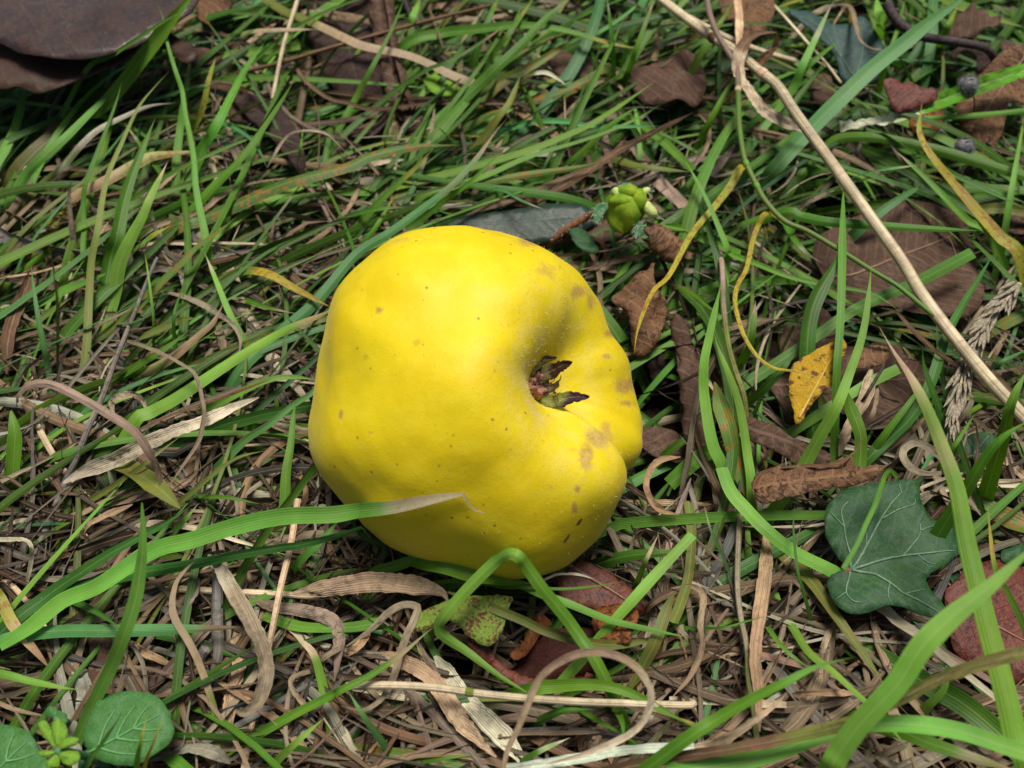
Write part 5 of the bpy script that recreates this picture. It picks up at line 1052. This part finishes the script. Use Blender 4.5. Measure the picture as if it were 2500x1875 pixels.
stem('grey_stalk', 'leaning grey weathered stalk with a split tip', 'stalk', 'G 60,590 180,420 D 400,1480 480,1300 560,1100 650,900 720,700 800,500 880,300 960,100 995,25', 52, [1.0, 2.4, 3.0, 3.0], 'x', .10, 12, taper=.45)
stem('grey_stalk', 'upright grey stubble stalk beside the hanging pale blade', 'stalk', 'G 1385,400 1380,700 1385,900 1370,1050 1340,1300 1335,1520', 74, [2.2, 2.0, 1.4, 1.0], 'x', .12, 12, taper=1.1)
stem('grey_stalk', 'slanting grey stubble stalk leaning to the upright one', 'stalk', 'G 1310,900 1270,960 1200,1100 1150,1250 1110,1380', 70, [2.0, 1.6, 1.0], 'x', .12, 12)
stem('grey_stalk', 'grey twig poking in below the bleached bent blade', 'stalk', 'G -60,410 100,450 280,480 360,510', 56, [1.8, 2.0, 1.6], 'x', .08, 12, taper=.7)
stem('pale_stalk', 'pale thin stalk behind the bluish blade', 'stalk', 'D 1740,-180 1790,-20 1850,80 1900,130', 36, [1.6, 1.8, 1.6], 'x', .05)
stem('dark_twig', 'dark bent twig above the torn brown leaf', 'twig', 'C 1335,20 1370,90 1430,160 1560,230 1750,262 1920,292 1990,330 2012,365', 62, [4.0, 3.6, 3.8, 3.2], 'n', .06, 12, mat=M_TWIG, taper=.75)
stem('dark_twig', 'short cut twig under the front of the quince', 'twig', 'H 560,400 650,400 740,410 835,422', 56, [2.2, 2.3, 2.2], 'n', .1, 12, mat=M_TWIG, taper=.8)
stem('dark_twig', 'thin black stick leaning on the dull brown leaf', 'twig', 'F 1140,985 1180,930 1220,870 1320,700', 22, [2.0, 2.6, 3.0], 'n', .04, 8, mat=M_TWIG)

# seed spike
def seed_spike():
    root = tag(link('seed_spike', None), 'dry bleached grass seed spike drooping beside the straw stem', 'seed head')
    P2 = pts2d('F 2175,190 2090,290 2000,400 1920,520 1860,640 1820,760 1790,880 1760,1000 1738,1170'); C = catmull([at(x, y, h) for (x, y), h in zip(P2, np.linspace(.034, .028, len(P2)))], 80)
    link('stem', tube_mesh('stem', C, np.linspace(.0007, .0003, 80), 8, True, 0, colour_run('w', 'w', 2, np.linspace(0, 1, 80), RNG)), M_DRY, root)
    n, m = 9, 8; V, F = [], []
    for i in range(n):
        t = i/(n-1); r = .00062*math.sin(math.pi*min(1, .08+t*.9))**.8*(1-t*.4)
        for j in range(m): a = 2*math.pi*j/m; V.append((r*math.cos(a)*(1+.15*math.cos(3*a)), r*math.sin(a)*.7, t*.0052))
    for i in range(n-1):
        for j in range(m): F.append((i*m+j, i*m+(j+1) % m, (i+1)*m+(j+1) % m, (i+1)*m+j))
    me = bpy.data.meshes.new('spikelet'); me.from_pydata(V, [], F); smooth(me); me.materials.append(M_SPIKE)
    T = unit(np.gradient(C, axis=0)); rng = random.Random(4)
    for k in range(150):
        t = k/150; i = int(t*76)+1; ang = rng.uniform(0, 2*math.pi); wv = (1.0 if t < .75 else 1-(t-.75)*2.6)
        u = unit(np.cross(T[i], [0, 0, 1.])); v = np.cross(u, T[i]); sp = (u*math.cos(ang)+v*math.sin(ang))
        d = Vector(unit(T[i]+sp*rng.uniform(.15, .42)*(1.3-t*.6)))
        o = bpy.data.objects.new('spikelet', me); COL.objects.link(o); o.parent = root
        o.location = Vector(C[i]+sp*rng.uniform(.0004, .0016)*wv); o.rotation_mode = 'QUATERNION'; o.rotation_quaternion = d.to_track_quat('Z', 'Y')
        s = rng.uniform(.8, 1.2)*(.75+.35*wv); o.scale = (s, s, s)
seed_spike()
leaf('dry_seed_head', 'I 130,450 200,490 300,560 390,640 470,670 420,690 300,640 190,560', .02, M_GREYLEAF, 'frayed dry seed head lying under the tan stem', 'seed head', amp=.003, freq=200, rag=.0015, step=.0016)

# burrs
def hairs(name, pts, nrm, L, w, mat, parent, rng, spread=.3):
    n = len(pts); d = unit(nrm+rng.normal(0, spread, (n, 3))); L = rng.uniform(L*.6, L*1.2, (n, 1)); s = unit(np.cross(d, rng.normal(0, 1, (n, 3))))*w
    tip = pts+d*L; V = np.stack([pts-s, pts+s, tip+s*.25, tip-s*.25], 1).reshape(-1, 3); F = np.arange(n*4).reshape(-1, 4)
    return tag(link(name, mesh_np(name, V, F, sm=False), mat, parent), kind='stuff')
def burr(px, rpx, z, label, stalk):
    c = at(*pts2d(px)[0], z); r = rpx*PS/FPX*((c-CAM)@FWD); rng = np.random.default_rng(int(rpx))
    root = tag(link('burr', None), label, 'burr', 'grey burrs on a dry stalk')
    n, m = 14, 22; V, F = [], []
    for i in range(n):
        a = math.pi*(i+.5)/n
        for j in range(m):
            b = 2*math.pi*j/m; k = 1+.08*math.sin(3*b)+rng.uniform(-.03, .03)-.22*math.exp(-(a/.5)**2)
            V.append(tuple(c+r*k*np.array([math.sin(a)*math.cos(b), math.sin(a)*math.sin(b)*.9, math.cos(a)*.9])))
    for i in range(n-1):
        for j in range(m): F.append((i*m+j, i*m+(j+1) % m, (i+1)*m+(j+1) % m, (i+1)*m+j))
    F.append(tuple(range(m))); F.append(tuple(range((n-1)*m, n*m)))
    me = bpy.data.meshes.new('burr_body'); me.from_pydata(V, [], F); smooth(me); link('burr_body', me, M_BURR, root)
    q = unit(rng.normal(0, 1, (520, 3))); hairs('bristles', c+q*r*.95, q, r*.42, r*.022, M_HAIR if False else M_BURR, root, rng)
    link('stalk', tube_mesh('stalk', catmull([c]+[at(x, y, h) for (x, y), h in zip(pts2d(stalk), np.linspace(z-.004, .004, len(pts2d(stalk))))], 16), .00025, 6), M_TWIG, root)
burr('C 1850,540', 60, .036, 'round grey bristly burr resting on a green blade', 'C 1890,640 1870,800 1860,900')
burr('C 1828,930', 56, .028, 'round grey bristly burr hanging below the other one', 'C 1850,1020 1860,1120 1870,1200')

# hairy bud
def bud():
    root = tag(link('hairy_bud', None), 'small green bud with pale nubs and hairy sepals on a brown stem', 'bud')
    rng = np.random.default_rng(2); c = at(*pts2d('B 1800,1320')[0], .034); k = PS/FPX*((c-CAM)@FWD)
    A = CAMR
    def blob(nm, cen, rad, mat, lob=0.0, n=20, m=28, sq=1.0):
        V, F = [], []
        for i in range(n+1):
            a = math.pi*i/n
            for j in range(m):
                b = 2*math.pi*j/m; d = np.array([math.sin(a)*math.cos(b), math.cos(a), math.sin(a)*math.sin(b)]); q = 1+lob*(math.sin(3*b+a*2)*.6+math.sin(a*4+b)*.5)
                V.append(tuple(cen+(d*np.array(rad)*q)@A))
        for i in range(n):
            for j in range(m): F.append((i*m+j, i*m+(j+1) % m, (i+1)*m+(j+1) % m, (i+1)*m+j))
        me = bpy.data.meshes.new(nm); me.from_pydata(V, [], F); bm = bmesh.new(); bm.from_mesh(me); bmesh.ops.remove_doubles(bm, verts=bm.verts, dist=1e-6); bmesh.ops.recalc_face_normals(bm, faces=bm.faces); bm.to_mesh(me); bm.free(); smooth(me)
        return link(nm, me, mat, root)
    blob('bud_body', c, (125*k, 142*k, 105*k), M_BUD, .13)
    for x, y, rx, ry, dz in ((1820, 1215, 80, 45, 62), (1780, 1275, 80, 40, 82), (1895, 1265, 48, 70, 70)):
        p = atdepth(*pts2d('B %d,%d' % (x, y))[0], (c-CAM)@FWD-dz*k); blob('bud_lobe', p, (rx*k, ry*k, 42*k), M_BUD, .06, 12, 18)
    for pl, r in (([(1760, 1240), (1735, 1190)], 28), ([(1900, 1230), (1960, 1195)], 24), ([(1930, 1290), (1960, 1330), (2000, 1365)], 34), ([(1760, 1270), (1840, 1255)], 18)):
        P = [atdepth(*pts2d('B %d,%d' % q)[0], (c-CAM)@FWD-(90 if r < 20 else 60)*k) for q in pl]; C = catmull(P, 10)
        link('nub', tube_mesh('nub', C, r*k*np.array([.8, .95, 1, 1, 1, 1, .98, .9, .75, .45]), 12), M_NUB, root)
        pp = np.repeat(C[2:], 9, 0); nn = unit(rng.normal(0, 1, pp.shape)); hairs('hair', pp+nn*r*k*.8, nn, 20*k, 1.0*k, M_HAIR, root, rng)
    for pl, w in (([(1700, 1300), (1640, 1330), (1620, 1420)], 70), ([(1880, 1400), (1890, 1450), (1870, 1500)], 60), ([(1760, 1240), (1800, 1180), (1830, 1160)], 60), ([(1900, 1420), (1930, 1470), (1980, 1490)], 36)):
        C = catmull([atdepth(*pts2d('B %d,%d' % q)[0], (c-CAM)@FWD-40*k) for q in pl], 12); t = np.linspace(0, 1, 12)
        V, F, u, v = ribbon(C, w*k*np.sin(np.pi*(.15+.82*t)), unit(CAM-C), 0*t, .1)
        o = link('sepal', mesh_np('sepal', V, F, np.stack([u, v], 1)), M_SEPALG, root); o.modifiers.new('thickness', 'SOLIDIFY').thickness = 6*k
        pp = V[RNG.integers(0, len(V), 70)]; nn = unit(rng.normal(0, 1, pp.shape)+unit(CAM-C[0])*.6); hairs('hair', pp, nn, 30*k, 1.0*k, M_HAIR, root, rng)
    C = catmull([at(*pts2d('B %d,%d' % q)[0], h) for q, h in (((1660, 1335), .031), ((1560, 1375), .026), ((1420, 1460), .022), ((1330, 1545), .016), ((1300, 1600), .004))], 24); C = push_out(C)
    link('stem', tube_mesh('stem', C, 26*k, 9), M_HAIRSTEM, root)
    pp = np.repeat(C, 10, 0); nn = unit(rng.normal(0, 1, pp.shape)); hairs('hair', pp+nn*22*k, nn, 26*k, 1.3*k, M_HAIR, root, rng)
bud()

# ---------------------------------------------------------------- the tangle nobody could count
KEEP = []
def keep(spec, z, p=1.0): KEEP.append((pts2d(spec) if isinstance(spec, str) else spec, z, p))
keep(OUT, -1.0)
keep('I 1100,392 1000,260 935,100 945,20 F 985,1570 1200,1480 1530,1465 1605,1659 I 1760,160 1790,240 1690,375 1590,462 1742,692 1450,650 1200,675 1020,630 965,480', .026)
keep('C 705,80 1010,152 1150,108 1320,330 1270,500 1100,520 1000,330', .018)
keep('A -300,-100 1240,20 1150,115 900,262 1060,312 800,352 400,532 0,562 -300,560', .03)
keep('G 600,1250 850,1168 1060,1285 1100,1400 980,1575 720,1640 540,1520', .026); keep('G -150,1420 210,1455 330,1640 150,1900 -260,1650', .026); keep('G 240,1340 510,1340 510,1660 240,1660', .03)
keep('B 1600,1150 2010,1150 2010,1500 1600,1500', .02)
keep('H 450,700 700,580 1080,570 1000,840 880,880 660,740', .018); keep('H 1380,330 1930,650 1880,860 1650,850 1400,600', .016); keep('H 1060,1080 1180,860 1700,790 1600,1100', .010); keep('H 800,600 1200,640 1200,1100 650,1000', .012)
keep('F 450,1040 800,1100 1300,1350 1050,1480 480,1560', .016); keep('F 720,830 1060,535 1000,820 758,1090', .02); keep('F 900,-110 1350,-320 1880,0 1890,360 1400,330 1050,260', .014, .97); keep('F 640,560 1380,560 1600,820 1350,1080 720,1080', .011, .95)
keep('I 1740,480 1980,350 2230,340 2230,1100 1900,1020', .018); keep('C 2203,290 1880,520 1760,700 1990,990 2230,660', .02, .9); keep('C 1320,490 1640,560 1520,690 1345,700', .02); keep('C 1770,470 1930,470 1930,610 1770,610', .02)
keep('B 640,1420 900,1348 1450,1288 1640,1370 1400,1505 1000,1560', .018); keep('E 1380,390 1560,235 1620,440 1540,640 1460,600', .018); keep('B 160,-20 330,-20 420,700 300,850 60,880 -200,300', .016, .8); keep('B 1820,420 2203,330 2230,640 1900,620', .02, .8)
keep('E 1500,650 1659,680 1659,1250 1480,1200', .008, .93)
def visible_ok(C, rng):
    x, y, D = project(C)
    for poly, z, p in KEEP:
        k = inpoly(x, y, poly)
        if k.any():
            if z < 0:
                fd = FRUIT_D-.01
                if ((D[k] < fd+.012) | (C[k][:, 2] > .03)).any(): return False
            elif (C[k][:, 2] > z).any() and rng.random() < p: return False
    return True
def grow(count, kind, seed, acc):
    rng = np.random.default_rng(seed); made = 0; tries = 0
    while made < count and tries < count*6:
        tries += 1
        if rng.random() < .9: x, y = rng.uniform(-300, 2800), rng.uniform(-350, 2200); p = at(x, y, 0)[:2]
        else: p = np.array([rng.uniform(-.32, .32), rng.uniform(-.18, .42)])
        x, y, _ = project(np.array([[p[0], p[1], .015]])); x, y = x[0], y[0]
        rightish = float(S(np.array(x), 1450, 1800)); low = float(S(np.array(y), 1150, 1500)); top = 1-float(S(np.array(y), 350, 750))
        cl = mnoise.noise(Vector((p[0]*42, p[1]*42, 5.0 if kind == 'green' else 1.0)))
        if cl < ((-.12 if x < 1500 else -.04) if kind == 'green' else .06) and rng.random() < .88: continue
        if kind == 'green':
            dens = .34+.55*top+.30*(1-rightish)*(1-low)-.10*low-.02*rightish
            if rng.random() > dens: continue
            if rightish > rng.random(): az = rng.choice([60, 75, 130, 150, -35, -45, 20])+rng.normal(0, 18)
            elif low > rng.random(): az = rng.choice([15, 30, 45, 150, 80])+rng.normal(0, 22)
            else: az = rng.choice([35, 42, 45, 50, 55, 60, 75, 25, 15])+rng.normal(0, 12)
            L = rng.gamma(8, .0115); w = (rng.gamma(5, .00042)+.0004)*(1.0+.15*top); th = rng.uniform(.15, .95); kb = rng.uniform(.6, 1.7)*th/L*1.6; zmin = .004; z0 = -.002; zmax = .024 if rng.random() < .82 else .036
            n = 16; c = rng.choice(list('ggggglllbbkkkor')); c2, ts = (rng.choice(list('dyw')), rng.uniform(.6, .95)) if rng.random() < .25 else (c, 2)
        elif kind == 'dry':
            dens = .72+.28*low-.45*rightish*(1-low)-.25*top
            if rng.random() > dens: continue
            az = rng.choice([0, 10, -15, 25, 180, 165, 40, -35, 70, 100])+rng.normal(0, 22)
            L = rng.gamma(5, .0125); w = rng.gamma(3.2, .00042)+.0003; th = rng.uniform(-.1, .55); kb = rng.uniform(-.2, 1.2)*2*th/L; z0 = rng.uniform(.0005, .016); zmin = .002; zmax = .021
            n = 18; c = rng.choice(list('ddddddppnnwwxxss')); c2, ts = c, 2
        else:
            az = rng.uniform(0, 360); L = rng.gamma(4, .007); w = rng.uniform(.00025, .0007); th = rng.uniform(-.2, .5); kb = rng.normal(0, 12); z0 = rng.uniform(.001, .018); zmin = .001; zmax = .022; n = 14
            c = rng.choice(list('ddppwwxns')); c2, ts = c, 2
        s = np.linspace(0, L, n); ds = L/(n-1); curv = rng.normal(0, 4.5 if kind == 'green' else 9); cj = rng.normal(0, 1, 3)
        azr = math.radians(az)+curv*s*(1 if kind == 'green' else 1.2)+(.3*np.sin(s*60+cj[0]*3)*(0 if kind == 'green' else 1))
        if kind == 'dry' and rng.random() < .05: azr = azr+rng.choice([-1, 1])*np.maximum(0, s/L-.55)**1.5*14      # curled ends
        pit = th-kb*s+.25*np.sin(s*70+cj[1]*3)*(0 if kind == 'green' else 1)
        C = np.stack([p[0]+np.cumsum(np.cos(azr)*np.cos(pit))*ds, p[1]+np.cumsum(np.sin(azr)*np.cos(pit))*ds, z0+np.cumsum(np.sin(pit))*ds], 1)
        zt = C[:, 2]; zt = np.where(zt > zmax*.7, zmax*.7+(zmax*.3)*np.tanh((zt-zmax*.7)/(zmax*.3)), zt); fl = zmin+.012*abs(math.sin(p[0]*91+p[1]*57))*S(s/L, .1, .5); C[:, 2] = np.where(zt < fl, fl+(zt-fl)*.12, zt) if kind != 'green' else np.where((zt < fl) & (s > L*.3), fl+(zt-fl)*.1, zt)
        C = push_out(C); 
        if not visible_ok(C, rng): continue
        t = s/L; ww = w*(blade_profile(t, 't') if kind == 'green' else blade_profile(t, 'b'))
        N = unit(np.array([rng.normal(0, .5), rng.normal(-.25, .5), 1.0]))[None].repeat(n, 0)
        roll = rng.normal(0, .35)+rng.normal(0, .8 if kind == 'green' else 2.2)*(t-.5)
        ncr = 3 if kind != 'dry' else 5
        V, F, u, v = ribbon(C, ww, N, roll, rng.uniform(.05, .25)*rng.choice([1, -1]), ncr, .06 if kind == 'dry' else 0, rng)
        col = np.repeat(colour_run(c, c2, ts, t, rng), ncr, 0); col[:, 3] *= .7; col[:, :3] *= (rng.uniform(.35, 1.0) if kind == 'green' else rng.uniform(.14, .85))
        acc.append((V, F, np.stack([u, v+rng.uniform(0, 5)], 1), col)); made += 1
def merge(name, acc, mat, label, cat):
    off = 0; Fs = []
    for V, F, _, _ in acc: Fs.append(F+off); off += len(V)
    me = mesh_np(name, np.vstack([a[0] for a in acc]), np.vstack(Fs), np.vstack([a[2] for a in acc]), np.vstack([a[3] for a in acc]))
    return tag(link(name, me, mat), label, cat, kind='stuff')
ga, da, fa = [], [], []
grow(3000, 'green', 21, ga); grow(3900, 'dry', 22, da); grow(2400, 'fibre', 23, fa)
merge('green_grass', ga, M_GREEN, 'tangled mass of green grass around the quince', 'grass')
merge('dry_grass', da, M_DRY, 'matted tan thatch of dead grass on the soil', 'dry grass')
merge('grass_fibres', fa, M_DRY, 'fine dry fibres and broken bits in the thatch', 'dry grass')
